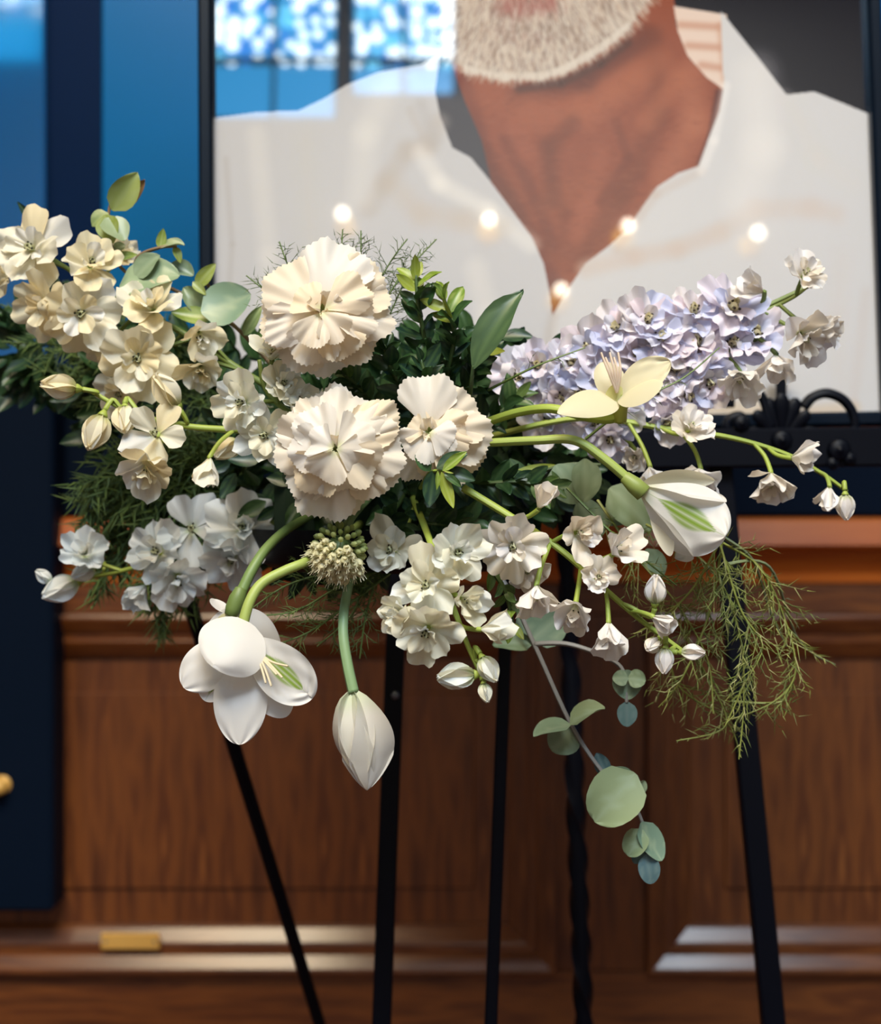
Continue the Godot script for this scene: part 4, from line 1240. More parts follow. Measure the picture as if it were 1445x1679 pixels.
func lilies() -> void:
	var white := Color(0.85, 0.82, 0.77)
	var cream := Color(0.84, 0.78, 0.6)
	var lime := Color(0.22, 0.36, 0.01)
	# hanging flower with six spread petals
	var at := P(600, 850, 0.87)
	var t := thing("lily", "big white lily hanging open, its petals spread above the dark rod", "flower", at, "white lilies of the spray")
	var pts := []
	for p in [[600, 850, 0.87], [545, 900, 0.8], [500, 922, 0.772], [462, 938, 0.765], [428, 958, 0.76], [408, 990, 0.755], [396, 1034, 0.752]]: pts.append(P(p[0], p[1], p[2]) - at)
	part(t, "stem", tube(pts, 0.0026, 0.003, Color(0.34, 0.42, 0.1), 10), M.stem)
	petal_part(t, at, [398, 1040, 0.752], [392, 1222, 0.742], 88, Vector3(0.05, 0.2, 1), {"cup": -0.16, "bend": -0.35, "col": white, "p": 1.3, "q": 0.5, "ruf": 0.02})
	petal_part(t, at, [404, 1046, 0.752], [514, 1146, 0.745], 86, Vector3(-0.2, 0.25, 1), {"cup": 0.22, "bend": -0.5, "col": white, "mark": lime, "p": 1.4, "q": 0.5, "lob": 0.1, "ruf": 0.03})
	petal_part(t, at, [402, 1048, 0.753], [470, 1176, 0.75], 74, Vector3(-0.1, 0.2, 1), {"cup": 0.1, "bend": -0.3, "col": white, "p": 1.3})
	petal_part(t, at, [392, 1044, 0.753], [300, 1128, 0.745], 76, Vector3(0.1, 0.25, 1), {"cup": -0.14, "bend": -0.5, "col": white, "p": 1.35, "q": 0.48, "ruf": 0.03})
	petal_part(t, at, [392, 1048, 0.754], [336, 1150, 0.748], 66, Vector3(0.1, 0.2, 1), {"cup": 0.12, "bend": -0.3, "col": white, "mark": lime, "p": 1.25})
	petal_part(t, at, [414, 1024, 0.75], [346, 1096, 0.728], 116, Vector3(0.2, 0.5, 1), {"cup": -0.3, "bend": -0.9, "col": white, "p": 1.05, "q": 0.44, "lob": 0.05, "ruf": 0.07, "rn": 1.6})
	for k in 5:
		var tip := P(436 + k * 9, 1120 - k * 7 + (k % 2) * 12, 0.733) - at
		part(t, "stamen", tube([P(402, 1050, 0.75) - at, (P(424 + k * 4, 1082, 0.74) - at), tip], 0.0008, 0.0006, Color(0.82, 0.72, 0.5), 5), M.petal)
	# the one behind it, seen from its calyx
	at = P(560, 820, 0.89)
	t = thing("lily", "white lily seen from behind its green calyx, tucked back of another lily", "flower", at, "white lilies of the spray")
	pts = []
	for p in [[560, 820, 0.89], [480, 862, 0.82], [440, 896, 0.8], [416, 930, 0.79], [398, 966, 0.785], [384, 996, 0.782]]: pts.append(P(p[0], p[1], p[2]) - at)
	part(t, "stem", tube(pts, 0.0024, 0.0034, Color(0.16, 0.24, 0.07), 10), M.stem)
	part(t, "calyx", lathe([[0.0, -0.01], [0.0034, -0.009], [0.0048, -0.003], [0.0046, 0.003], [0.0036, 0.007], [0.0, 0.008]], Color(0.14, 0.2, 0.05), 10), M.stem, from_to(P(386, 990, 0.782) - at, P(368, 1034, 0.78) - at, Vector3(0, 0, 1)).orthonormalized())
	petal_part(t, at, [374, 1000, 0.783], [334, 1046, 0.79], 30, Vector3(-0.6, 0.3, 0.8), {"cup": 0.2, "bend": 0.3, "col": white})
	petal_part(t, at, [366, 1004, 0.786], [352, 982, 0.8], 34, Vector3(0.6, 0.3, 0.8), {"cup": 0.2, "bend": 0.2, "col": white})
	petal_part(t, at, [378, 1004, 0.781], [368, 1056, 0.776], 46, Vector3(0, 0.2, 1), {"cup": -0.3, "bend": -0.2, "col": Color(0.5, 0.46, 0.24), "mark": Color(0.34, 0.36, 0.12)})
	petal_part(t, at, [390, 1004, 0.784], [460, 1066, 0.8], 58, Vector3(0.2, 0.4, 1), {"cup": -0.2, "bend": -0.3, "col": white})
	petal_part(t, at, [386, 1006, 0.786], [440, 1080, 0.81], 60, Vector3(0.2, 0.2, 1), {"cup": 0.2, "bend": -0.3, "col": white})
	# trumpet seen from the side, green streaks outside
	at = P(800, 726, 0.79)
	t = thing("lily", "white trumpet lily with a green-streaked outer petal, pointing down beside the fern", "flower", at, "white lilies of the spray")
	pts = []
	for p in [[800, 726, 0.79], [880, 722, 0.78], [942, 722, 0.775], [990, 752, 0.772], [1044, 798, 0.77]]: pts.append(P(p[0], p[1], p[2]) - at)
	part(t, "stem", tube(pts, 0.0024, 0.0028, Color(0.3, 0.38, 0.08), 10), M.stem)
	part(t, "calyx", lathe([[0.0, -0.008], [0.0034, -0.007], [0.0048, 0.0], [0.005, 0.007], [0.0, 0.008]], Color(0.24, 0.3, 0.07), 10), M.stem, from_to(P(1040, 795, 0.77) - at, P(1080, 830, 0.768) - at, Vector3(0, 0, 1)).orthonormalized())
	var base := P(1042, 796, 0.77) - at
	var ax := P(1158, 868, 0.786) - at - base
	var l := ax.length()
	var fw := facing(ax, base, 1.0).basis
	for k in [0, 2, 3, 4]:
		var o := {"W": 0.7 if k % 2 == 0 else 0.54, "b0": -0.3 if k % 2 == 0 else -0.2, "bend": -0.75, "bk": 3.5, "cup": 0.42, "p": 1.6, "q": 0.66, "col": white, "base": Color(0.7, 0.7, 0.46), "nu": 22, "nv": 16, "ruf": 0.03}
		if k % 2 == 0: o.mark = lime
		part(t, "petal", sheet(o), M.petal, Transform3D(fw * Basis(Vector3(0, 0, 1), TAU * k / 6.0 + to_lens(fw)) * Basis(Vector3.RIGHT, PI / 2.0) * Basis.from_scale(Vector3.ONE * l * (1.12 if k % 2 == 0 else 1.05)), base + fw.z * (0.0006 * (k % 2))))
	petal_part(t, at, [1050, 797, 0.774], [1176, 788, 0.79], 40, Vector3(0.1, -0.5, 0.9), {"cup": 0.25, "bend": 0.9, "col": cream, "p": 1.0})
	petal_part(t, at, [1066, 824, 0.777], [1100, 912, 0.775], 30, Vector3(0.2, 0, 1), {"cup": 0.2, "bend": -0.3, "col": cream, "p": 1.2})
	# creamy one over the lilac
	at = P(800, 692, 0.81)
	t = thing("lily", "creamy yellow lily with wing-like petals lying over the lilac blooms", "flower", at, "white lilies of the spray")
	pts = []
	for p in [[800, 692, 0.81], [850, 676, 0.8], [905, 670, 0.79], [965, 684, 0.785], [1005, 686, 0.783], [1018, 668, 0.782]]: pts.append(P(p[0], p[1], p[2]) - at)
	part(t, "stem", tube(pts, 0.0026, 0.0028, Color(0.34, 0.42, 0.06), 10), M.stem)
	part(t, "calyx", lathe([[0.0, -0.008], [0.0036, -0.007], [0.0046, 0.0], [0.0042, 0.008], [0.0, 0.008]], Color(0.34, 0.36, 0.06), 10), M.stem, from_to(P(1016, 672, 0.782) - at, P(1014, 640, 0.782) - at, Vector3(0, 0, 1)).orthonormalized())
	var yel := Color(0.84, 0.77, 0.52)
	petal_part(t, at, [1012, 656, 0.78], [912, 678, 0.76], 66, Vector3(0.1, 0.75, 0.8), {"cup": -0.22, "bend": -0.7, "col": yel, "p": 0.75, "q": 0.7})
	petal_part(t, at, [1012, 656, 0.78], [1100, 592, 0.77], 62, Vector3(-0.2, 0.4, 0.9), {"cup": 0.2, "bend": -0.35, "col": yel, "p": 1.1, "ruf": 0.05})
	petal_part(t, at, [1014, 654, 0.779], [1086, 634, 0.755], 66, Vector3(0.0, 0.6, 0.8), {"cup": -0.2, "bend": -0.4, "col": yel, "p": 1.1})
	petal_part(t, at, [1012, 654, 0.783], [986, 594, 0.79], 52, Vector3(0.1, 0.1, 1), {"cup": 0.2, "bend": -0.3, "col": yel})
	petal_part(t, at, [1014, 672, 0.778], [1008, 630, 0.777], 36, Vector3(0, 0.1, 1), {"cup": -0.3, "bend": 0.1, "col": Color(0.7, 0.68, 0.28)})
	for k in 5:
		part(t, "stamen", tube([P(1012, 644, 0.775) - at, P(998 + k * 5, 610, 0.772) - at, P(986 + k * 7, 578 + (k % 2) * 8, 0.774) - at], 0.0009, 0.0006, Color(0.84, 0.7, 0.56), 5), M.petal)

func to_lens(b: Basis) -> float:       # how far round its axis a flower turns to show a petal's back to the front of the room
	return atan2(-b.x.z, b.y.z)

func tulip() -> void:
	var at := P(610, 860, 0.87)
	var t := thing("tulip", "closed white tulip hanging head down below the fern", "flower", at)
	var pts := []
	for p in [[610, 860, 0.87], [580, 930, 0.81], [566, 990, 0.79], [563, 1040, 0.78], [570, 1090, 0.775], [580, 1136, 0.772]]: pts.append(P(p[0], p[1], p[2]) - at)
	part(t, "stem", tube(pts, 0.0024, 0.0032, Color(0.22, 0.34, 0.16), 10), M.stem)
	var base := P(578, 1130, 0.772) - at
	var tip := P(602, 1296, 0.768) - at
	var l := base.distance_to(tip)
	var fwd := facing(tip - base, base, 1.0).basis
	for k in 6:
		var outer := k % 2 == 0
		var m := sheet({"W": 0.62 if outer else 0.44, "b0": -0.52, "bend": 0.9 if outer else 1.0, "bk": 0.75, "cup": 0.8, "p": 0.95, "q": 0.6, "rib": 0.012, "nu": 20, "nv": 16, "col": Color(0.84, 0.8, 0.72) if outer else Color(0.8, 0.77, 0.68), "base": Color(0.66, 0.7, 0.5), "fine": 0.003})
		var bb := fwd * Basis(Vector3(0, 0, 1), TAU * k / 6.0 + to_lens(fwd) + 0.3) * Basis(Vector3.RIGHT, PI / 2.0)
		part(t, "petal", m, M.petal, Transform3D(bb * Basis.from_scale(Vector3.ONE * l * (1.03 if outer else 0.9)), base + fwd.z * (0.0 if outer else 0.0015)))

func allium() -> void:
	rng.seed = 71
	var at := P(556, 900, 0.775)
	var t := thing("allium", "spiky pale green flower head of many small buds under the middle carnation", "flower", at)
	var axis := Vector3(-0.28, -0.8, 0.5).normalized()
	var b := facing(axis, Vector3.ZERO, 1.0).basis
	var r := px(48, 0.775)
	part(t, "core", lathe([[0.0, -0.6], [0.45, -0.5], [0.72, 0.0], [0.5, 0.5], [0.0, 0.65]], Color(0.1, 0.15, 0.04), 14), M.stem, Transform3D(b * Basis(Vector3.RIGHT, PI / 2.0) * Basis.from_scale(Vector3.ONE * r * 0.72), Vector3.ZERO))
	var green := []
	for c in [Color(0.32, 0.38, 0.1), Color(0.46, 0.5, 0.18), Color(0.78, 0.74, 0.46), Color(0.82, 0.76, 0.5)]:
		var st := SurfaceTool.new()
		st.begin(Mesh.PRIMITIVE_TRIANGLES)
		var body := lathe([[0.04, 0.0], [0.08, 0.3], [0.22, 0.55], [0.24, 0.74], [0.14, 0.94], [0.0, 1.02]], c, 6)
		st.append_from(body, 0, Transform3D.IDENTITY)
		if green.size() >= 2:
			for k in 4:
				st.append_from(sheet({"W": 0.5, "bend": -0.7, "col": c, "nu": 3, "nv": 2}), 0, Transform3D(Basis(Vector3.UP, k * TAU / 4.0) * Basis(Vector3.RIGHT, 0.5) * Basis.from_scale(Vector3.ONE * 0.5), Vector3(0, 0.6, 0)))
			for k in 2:
				st.append_from(tube([Vector3(0, 0.8, 0), Vector3(cos(k * 2.1) * 0.1, 1.3, sin(k * 2.1) * 0.1)], 0.02, 0.016, Color(0.84, 0.8, 0.6), 4), 0, Transform3D.IDENTITY)
		green.append(st.commit())
	for k in 110:
		var f := (k + 0.5) / 110.0
		var z := 1.0 - 1.85 * f                       # 1 is the open, drooping end
		var an := k * 2.39996
		var q := sqrt(maxf(0.0, 1.0 - z * z))
		var dir := b * Vector3(cos(an) * q, sin(an) * q, z)
		var lay := dir.lerp(axis, 0.4 if z > 0.1 else 0.22).normalized()
		var pick := 3 if z > 0.62 else (2 if z > 0.1 else (1 if z > -0.3 else 0))
		var l := r * (0.62 if pick >= 2 else 0.42) * rng.randf_range(0.85, 1.15)
		part(t, "floret_bud", green[pick], M.petal, Transform3D(from_to(Vector3.ZERO, lay * l, Vector3(0.1, 0.2, 1)).basis, dir * r * 0.58))
	part(t, "stem", tube([-axis * r * 0.4, -axis * r * 1.4, P(620, 800, 0.88) - at], 0.0028, 0.003, Color(0.12, 0.18, 0.06), 8), M.stem)

# ---------------------------------------------------------------- greenery
func greens() -> void:
	var g := "leafy sprigs of the spray"
	var hub := [690, 700, 0.86]
	bushy("leafy_sprig", "upright dark sprig ending in lime leaves near the open shirt neck", g, [[690, 690, 0.83], [700, 590, 0.8], [686, 500, 0.79], [682, 452, 0.79]], 22, 0.017, "dark", "lime", 301)
	bushy("leafy_sprig", "dark glossy sprig with lime tip beside the tall single leaf", g, [[720, 700, 0.83], [735, 610, 0.8], [745, 545, 0.79], [728, 490, 0.79]], 26, 0.018, "dark", "lime", 302)
	bushy("leafy_sprig", "dark sprig leaning out toward the lilac cluster", g, [[730, 700, 0.84], [765, 640, 0.81], [785, 590, 0.8], [800, 560, 0.8]], 24, 0.018, "dark", "lime", 303)
	bushy("leafy_sprig", "dark rounded-leaf sprig close beneath the top carnation's edge", g, [[690, 710, 0.83], [665, 650, 0.8], [640, 600, 0.79], [630, 565, 0.79]], 24, 0.017, "dark", "dark", 304)
	bushy("leafy_sprig", "low dark sprig just over the smaller carnation", g, [[700, 720, 0.83], [705, 650, 0.79], [690, 590, 0.785]], 22, 0.017, "dark", "dark", 305)
	bushy("leafy_sprig", "dark sprig filling the gap between the two larger carnations", g, [[640, 720, 0.83], [600, 650, 0.81], [560, 610, 0.8]], 20, 0.017, "dark", "mid", 306)
	bushy("leafy_sprig", "dark sprig under the cream lily's curved stem", g, [[700, 740, 0.86], [800, 690, 0.83], [850, 650, 0.83]], 22, 0.018, "dark", "mid", 307)
	bushy("leafy_sprig", "dark hanging sprig below the smaller carnation's right side", g, [[700, 760, 0.85], [780, 790, 0.82], [850, 790, 0.81], [900, 800, 0.81]], 24, 0.018, "dark", "mid", 308)
	bushy("leafy_sprig", "short green sprig hanging beside the end of the middle white spike", g, [[770, 880, 0.79], [812, 940, 0.78], [832, 980, 0.78], [842, 1030, 0.78]], 14, 0.014, "mid", "lime", 309)
	bushy("leafy_sprig", "dark sprig below the middle carnation near the spiky green head", g, [[680, 790, 0.86], [640, 850, 0.82], [650, 880, 0.81]], 20, 0.019, "dark", "dark", 310)
	bushy("leafy_sprig", "dark sprig low behind the middle white spike", g, [[700, 790, 0.86], [690, 850, 0.82], [740, 860, 0.81], [800, 850, 0.82]], 24, 0.018, "dark", "dark", 311)
	sprig("leafy_sprig", "glossy sprig with long lime tips lying over the smaller carnation's lower edge", "greenery", [[[690, 800, 0.8], [705, 775, 0.765], [728, 772, 0.757]]],
		[[712, 770, 704, 832, 0.76, 1.0, 0, 0.3, 1, "dark"], [706, 772, 680, 745, 0.76, 1.2, 0, 0.3, 1, "dark"], [716, 768, 768, 744, 0.757, 1.0, 0, 0.6, 1, "dark"], [726, 772, 766, 740, 0.752, 0.8, -0.3, 0.2, 1, "lime"], [724, 774, 744, 834, 0.752, 0.75, 0.3, 0.1, 1, "lime"], [728, 776, 758, 800, 0.753, 0.8, 0, 0.3, 1, "mid"], [730, 772, 780, 788, 0.756, 1.0, 0, 0.3, 1, "dark"], [718, 772, 716, 804, 0.75, 0.6, 0.3, 0, 1, "lime"], [728, 772, 744, 776, 0.75, 0.5, 0, 0.3, 1, "lime"]], Color(0.2, 0.28, 0.04), 0.0013, g, 2)
	sprig("single_leaf", "tall pointed green leaf standing up against the white shirt", "leaf", [[[770, 690, 0.82], [772, 640, 0.785], [776, 600, 0.775]]], [[776, 604, 861, 472, 0.775, 1.05, -0.45, 0.2, 0.9, "blade"]], Color(0.05, 0.09, 0.03), 0.0015, "", 3)
	sprig("single_leaf", "small dark pointed leaf poking up behind the lilac cluster", "leaf", [[[860, 690, 0.88], [895, 600, 0.87], [908, 572, 0.87]]], [[906, 580, 930, 544, 0.87, 1.3, 0.2, 0.2, 1, "dark"]], Color(0.05, 0.09, 0.03), 0.0012, "", 4)
	# smilax-like sprig, upper end of the spray
	sprig("leafy_vine", "winding olive-green leaf sprig standing up before the bright blue panel", "greenery",
		[[[480, 640, 0.87], [420, 570, 0.86], [360, 515, 0.86], [270, 468, 0.86], [205, 445, 0.86], [182, 400, 0.86], [178, 350, 0.86], [190, 310, 0.86]], [[218, 450, 0.86], [228, 420, 0.855], [262, 406, 0.85], [290, 404, 0.85]], [[365, 520, 0.86], [350, 480, 0.855], [330, 455, 0.85]]],
		[[184, 345, 226, 282, 0.86, 1.0, 0.5, 0.2, 0.8, "olive"], [192, 345, 238, 294, 0.865, 0.7, 0.8, 0.2, 0.6, "brown"], [178, 350, 150, 372, 0.855, 1.6, -0.5, 0.2, 0.9, "olive"], [172, 352, 186, 400, 0.85, 1.3, -0.2, 0.3, 1, "olive"], [172, 358, 205, 395, 0.848, 1.1, 0.4, 0.5, 0.8, "gum"], [186, 420, 226, 418, 0.855, 0.8, 0, 0.6, 1, "olive"], [186, 410, 206, 402, 0.862, 1.1, 0.2, 0.3, 1, "gumlong"],
		[196, 470, 296, 452, 0.845, 0.95, 0.1, 0.75, 0.8, "gum"], [222, 455, 262, 418, 0.847, 1.0, -0.4, 0.3, 0.9, "gumlong"], [262, 408, 268, 374, 0.85, 0.8, 0.3, 0.2, 1, "olive"], [262, 406, 304, 402, 0.85, 0.7, 0, 0.8, 0.6, "gum"], [286, 404, 296, 432, 0.85, 0.8, 0.4, 0.2, 1, "olive"], [280, 432, 318, 452, 0.857, 0.9, 0.2, 0.4, 1, "gumlong"],
		[330, 512, 412, 482, 0.845, 1.0, 0.0, 0.35, 1, "gum"], [340, 515, 300, 470, 0.856, 0.7, -0.3, 0.4, 0.9, "gumlong"], [322, 470, 354, 432, 0.85, 0.8, 0.3, 0.3, 1, "olive"], [316, 462, 338, 484, 0.848, 0.8, 0, 0.3, 1, "olive"], [350, 520, 280, 512, 0.85, 0.8, 0.0, 0.5, 1, "olive"], [400, 550, 430, 500, 0.855, 0.6, 0.2, 0.2, 1, "olive"], [420, 570, 436, 520, 0.855, 0.5, 0.3, 0.2, 1, "mid"]], Color(0.2, 0.13, 0.07), 0.0014, "", 5)
	sprig("single_leaf", "small dark leaf tip peeking over the outermost cream bloom", "leaf", [[[120, 520, 0.92], [70, 400, 0.91], [52, 362, 0.9]]], [[66, 378, 28, 330, 0.9, 0.5, 0, 0.2, 1, "dark"]], Color(0.03, 0.06, 0.03), 0.001, "", 6)
	# eucalyptus hanging low
	sprig("eucalyptus_branch", "grey-green eucalyptus branch with round leaves trailing lowest of all", "greenery",
		[[[760, 860, 0.86], [830, 960, 0.84], [876, 1056, 0.83], [935, 1185, 0.82], [985, 1262, 0.815], [1030, 1310, 0.812], [1052, 1345, 0.812], [1062, 1400, 0.812]], [[876, 1056, 0.83], [930, 1056, 0.825], [990, 1076, 0.82], [1022, 1100, 0.82], [1028, 1152, 0.815]]],
		[[935, 1188, 994, 1160, 0.81, 1.0, 0.25, 1.0, 0.25, "gum"], [936, 1188, 874, 1208, 0.81, 1.0, 0.25, 1.0, 0.25, "gum"], [940, 1194, 905, 1232, 0.822, 1.4, 0, 0.2, 1, "gumlong"], [996, 1272, 978, 1234, 0.818, 0.8, 0, 0.2, 1, "gumblue"], [1042, 1268, 974, 1350, 0.803, 0.95, -0.1, 0.3, 1, "gum"], [1006, 1288, 1036, 1264, 0.808, 1.4, 0.2, 0.2, 1, "gum"], [1040, 1300, 1058, 1280, 0.816, 1.0, 0.6, 0.2, 0.8, "gum"],
		[1052, 1348, 1086, 1412, 0.808, 0.7, 0.4, 0.3, 0.9, "gum"], [1054, 1360, 1030, 1405, 0.808, 0.9, -0.2, 0.3, 1, "gum"], [1060, 1400, 1068, 1450, 0.808, 0.9, 0, 0.2, 1, "gumblue"], [1056, 1385, 1040, 1416, 0.814, 0.9, 0, 0.2, 1, "gumblue"],
		[1028, 1098, 1030, 1148, 0.815, 1.25, 0.0, 0.35, 1, "gumlong"], [1030, 1112, 1060, 1116, 0.814, 1.3, 0.2, 0.3, 1, "gumlong"], [1030, 1112, 1004, 1112, 0.813, 1.3, -0.2, 0.3, 1, "gumlong"], [1028, 1150, 1028, 1192, 0.815, 1.0, 0, 0.2, 1, "gumblue"], [870, 1050, 930, 1000, 0.84, 1.1, 0.2, 0.4, 0.9, "gumlong"], [872, 1056, 806, 1058, 0.842, 0.8, 0, 0.7, 0.8, "gumlong"], [850, 1000, 900, 1040, 0.846, 1.1, 0.1, 0.3, 1, "gumlong"]], Color(0.22, 0.21, 0.19), 0.0017, "", 7, true)
	sprig("eucalyptus_branch", "dusky eucalyptus leaves bunched under the trumpet lily's bent stem", "greenery", [[[760, 800, 0.87], [860, 780, 0.84], [930, 762, 0.83], [985, 762, 0.83]]],
		[[912, 762, 948, 826, 0.825, 1.1, -0.1, 0.4, 1, "gumlong"], [960, 752, 958, 824, 0.822, 0.9, 0.2, 0.2, 1, "gumlong"], [948, 820, 988, 880, 0.84, 0.9, 0.2, 0.3, 1, "gumlong"], [1000, 800, 1070, 872, 0.845, 1.0, 0.1, 0.4, 1, "gumlong"], [980, 850, 1050, 850, 0.85, 0.8, 0, 0.6, 0.8, "gumlong"], [1060, 900, 1084, 950, 0.84, 0.9, 0.2, 0.2, 1, "gumlong"], [880, 800, 850, 770, 0.835, 0.7, 0, 0.4, 1, "mid"], [836, 752, 872, 816, 0.82, 0.9, 0.2, 0.3, 1, "mid"], [866, 760, 890, 820, 0.82, 0.8, 0.2, 0.3, 1, "mid"], [905, 772, 926, 812, 0.82, 0.6, 0.1, 0.3, 1, "mid"], [850, 770, 912, 762, 0.815, 0.5, 0, 0.6, 0.8, "lime"]], Color(0.08, 0.12, 0.05), 0.0016, "", 8, true)
	# feathery ferns
	var olive := [Color(0.26, 0.29, 0.06), Color(0.19, 0.23, 0.04), Color(0.32, 0.33, 0.09), Color(0.14, 0.18, 0.04), Color(0.38, 0.37, 0.14)]
	var dk := [Color(0.11, 0.18, 0.045), Color(0.09, 0.15, 0.04), Color(0.14, 0.21, 0.05), Color(0.08, 0.14, 0.045)]
	var fg := "feathery fern fronds of the spray"
	fern("asparagus_fern", "loose olive fern fronds tumbling over the iron easel leg", fg, [[[1060, 860, 0.84], [1130, 900, 0.82], [1185, 960, 0.81], [1215, 1050, 0.81], [1220, 1150, 0.81], [1212, 1245, 0.81]], [[1180, 890, 0.8], [1215, 1000, 0.8], [1250, 1060, 0.805], [1222, 1120, 0.81], [1190, 1190, 0.81]], [[1185, 890, 0.81], [1245, 930, 0.82], [1285, 1010, 0.83], [1305, 1100, 0.83], [1270, 1150, 0.83], [1200, 1180, 0.83]]],
		{"branch": 0.03, "gap": 0.0028, "thread": 0.0105, "r": 0.0004, "cols": olive, "step": 0.0036, "bare": 0.03, "droop": -0.2}, 401)
	fern("asparagus_fern", "wiry olive fern fronds in the gap beneath the trumpet lily", fg, [[[980, 820, 0.85], [1050, 920, 0.83], [1110, 990, 0.82], [1160, 1080, 0.82], [1170, 1170, 0.82]], [[1185, 880, 0.79], [1140, 960, 0.8], [1090, 1010, 0.81], [1040, 1040, 0.82]], [[1185, 885, 0.8], [1165, 1000, 0.815], [1120, 1110, 0.82], [1080, 1160, 0.83]]],
		{"branch": 0.036, "gap": 0.0036, "thread": 0.012, "r": 0.0004, "cols": olive, "step": 0.0045, "bare": 0.1, "droop": -0.2}, 402)
	fern("asparagus_fern", "thin fern strands drooping lowest toward the wood panelling", fg, [[[1100, 1000, 0.84], [1160, 1110, 0.84], [1190, 1190, 0.84], [1110, 1215, 0.84]], [[1090, 1010, 0.85], [1110, 1120, 0.85], [1190, 1180, 0.85], [1215, 1240, 0.85]], [[1200, 1150, 0.84], [1280, 1150, 0.84], [1304, 1110, 0.84]]],
		{"branch": 0.026, "gap": 0.003, "thread": 0.011, "r": 0.00038, "cols": olive, "step": 0.004, "bare": 0.25, "droop": -0.1}, 403)
	fern("asparagus_fern", "dense green fern fringe under the spiky green flower head", fg, [[[640, 930, 0.83], [560, 960, 0.81], [490, 1000, 0.805], [430, 1010, 0.805]], [[640, 940, 0.83], [560, 1000, 0.815], [500, 1040, 0.81], [440, 1060, 0.81]], [[630, 930, 0.83], [540, 940, 0.82], [470, 960, 0.815], [410, 1000, 0.81]], [[600, 950, 0.83], [575, 1010, 0.815], [520, 1060, 0.81]], [[620, 940, 0.83], [600, 1010, 0.82], [590, 1080, 0.82]]],
		{"branch": 0.022, "gap": 0.0022, "thread": 0.011, "r": 0.00036, "cols": dk, "step": 0.003, "bare": 0.02}, 404)
	fern("asparagus_fern", "fine dark fern wisps rising behind the top carnation", fg, [[[610, 560, 0.82], [640, 480, 0.81], [680, 430, 0.81], [716, 392, 0.81]], [[620, 560, 0.82], [660, 470, 0.815], [690, 410, 0.815]], [[600, 500, 0.82], [640, 430, 0.815], [668, 392, 0.815]], [[560, 480, 0.81], [560, 420, 0.8], [562, 376, 0.8]], [[590, 480, 0.81], [592, 420, 0.8], [592, 378, 0.8]], [[500, 500, 0.81], [474, 440, 0.8], [458, 396, 0.8]], [[500, 520, 0.82], [440, 480, 0.81], [404, 452, 0.81]]],
		{"stem": 0.0005, "branch": 0.02, "gap": 0.0016, "thread": 0.008, "r": 0.00027, "cols": dk, "step": 0.003, "bare": 0.2}, 405)
	fern("asparagus_fern", "soft drooping fern clump at the shaded outer end, over low white blooms", fg, [[[420, 760, 0.93], [300, 770, 0.92], [220, 800, 0.92], [180, 860, 0.92]], [[420, 780, 0.93], [320, 790, 0.92], [260, 830, 0.92], [240, 900, 0.92]], [[400, 740, 0.93], [260, 740, 0.92], [160, 790, 0.92], [140, 860, 0.92]], [[420, 800, 0.94], [330, 850, 0.93], [270, 930, 0.93], [230, 1010, 0.93]], [[380, 760, 0.94], [240, 760, 0.93], [160, 830, 0.93], [160, 930, 0.93]], [[420, 820, 0.95], [300, 840, 0.945], [200, 900, 0.94], [150, 1000, 0.94]], [[430, 820, 0.95], [340, 860, 0.945], [280, 960, 0.94], [260, 1060, 0.94]], [[420, 790, 0.96], [280, 810, 0.95], [190, 850, 0.95], [200, 960, 0.95]], [[440, 830, 0.96], [380, 860, 0.95], [320, 880, 0.95], [300, 960, 0.95]]],
		{"branch": 0.042, "gap": 0.0014, "thread": 0.02, "r": 0.001, "cols": dk, "step": 0.0045, "bare": 0.02, "droop": -0.3}, 406)
	fern("asparagus_fern", "thin fern strands crossing the lilac cluster's underside", fg, [[[800, 640, 0.81], [880, 600, 0.8], [960, 570, 0.8]], [[960, 720, 0.81], [1040, 660, 0.8], [1120, 620, 0.8], [1180, 570, 0.8]], [[930, 800, 0.8], [1000, 870, 0.79], [1060, 920, 0.79], [1110, 960, 0.79]]],
		{"branch": 0.012, "gap": 0.009, "thread": 0.008, "r": 0.00028, "cols": dk, "step": 0.004, "bare": 0.15}, 407)
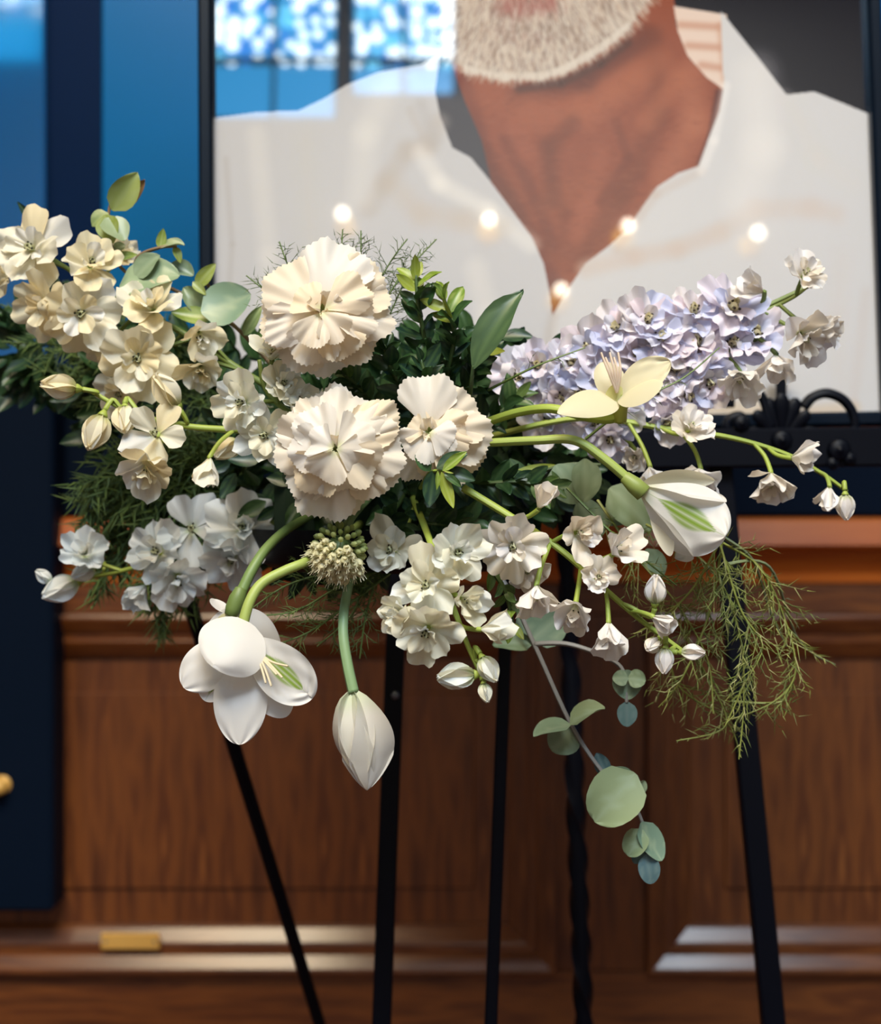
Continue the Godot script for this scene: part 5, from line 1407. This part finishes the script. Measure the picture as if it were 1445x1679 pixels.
	fern("asparagus_fern", "dim fern clump at the spray's far end, behind the cream blooms", fg, [[[420, 640, 0.96], [260, 600, 0.95], [120, 570, 0.95], [0, 560, 0.95]], [[420, 660, 0.96], [260, 640, 0.95], [130, 620, 0.95], [40, 600, 0.95]], [[400, 620, 0.96], [220, 560, 0.96], [90, 520, 0.96], [0, 500, 0.96]]],
		{"branch": 0.036, "gap": 0.0016, "thread": 0.018, "r": 0.0008, "cols": dk, "step": 0.0045, "bare": 0.02, "droop": -0.1}, 408)
	fern("trailing_strand", "pale ribbon-like strand looping down past the easel leg", fg, [[[1185, 880, 0.8], [1235, 920, 0.83], [1262, 1000, 0.85], [1290, 1060, 0.86]], [[1190, 925, 0.81], [1262, 930, 0.83], [1310, 1050, 0.87], [1370, 1090, 0.88]]],
		{"branch": 0.012, "gap": 0.014, "thread": 0.01, "r": 0.0004, "cols": [Color(0.2, 0.24, 0.11), Color(0.24, 0.26, 0.12)], "step": 0.005, "bare": 0.3, "stem": 0.0012}, 409)
	# deep foliage nobody could count
	rng.seed = 500
	var at := P(620, 760, 0.9)
	var st := SurfaceTool.new()
	st.begin(Mesh.PRIMITIVE_TRIANGLES)
	for e in [[600, 735, 235, 135, 0.84, 0.93, 620, 0.02], [760, 640, 110, 110, 0.84, 0.9, 260, 0.018], [300, 660, 190, 110, 0.92, 0.97, 220, 0.024], [800, 780, 160, 80, 0.86, 0.93, 260, 0.02], [560, 880, 130, 60, 0.86, 0.92, 160, 0.02], [290, 800, 90, 70, 0.96, 0.99, 70, 0.022], [90, 575, 120, 60, 0.97, 1.0, 130, 0.026]]:
		for k in e[6]:
			var an := rng.randf() * TAU
			var q := sqrt(rng.randf())
			var p := P(e[0] + cos(an) * q * e[2], e[1] + sin(an) * q * e[3], lerpf(e[4], e[5], rng.randf()) + 0.02 * q) - at
			var dir := Vector3(cos(an) * 0.8 + rng.randf_range(-0.8, 0.8), -sin(an) * 0.8 + rng.randf_range(-0.8, 0.8), rng.randf_range(-0.3, 0.6)).normalized()
			st.append_from(leaf_mesh("dark", rng.randi() % 4), 0, from_to(p, p + dir * e[7] * rng.randf_range(0.7, 1.2), Vector3(rng.randf_range(-0.6, 0.6), rng.randf_range(-0.3, 0.8), 0.8)))
	var fo := part(self, "foliage", st.commit(), M.leaf, Transform3D(Basis.IDENTITY, at))
	tag(fo, "deep dark green foliage packed behind the carnations and lilies", "foliage", "", "stuff")
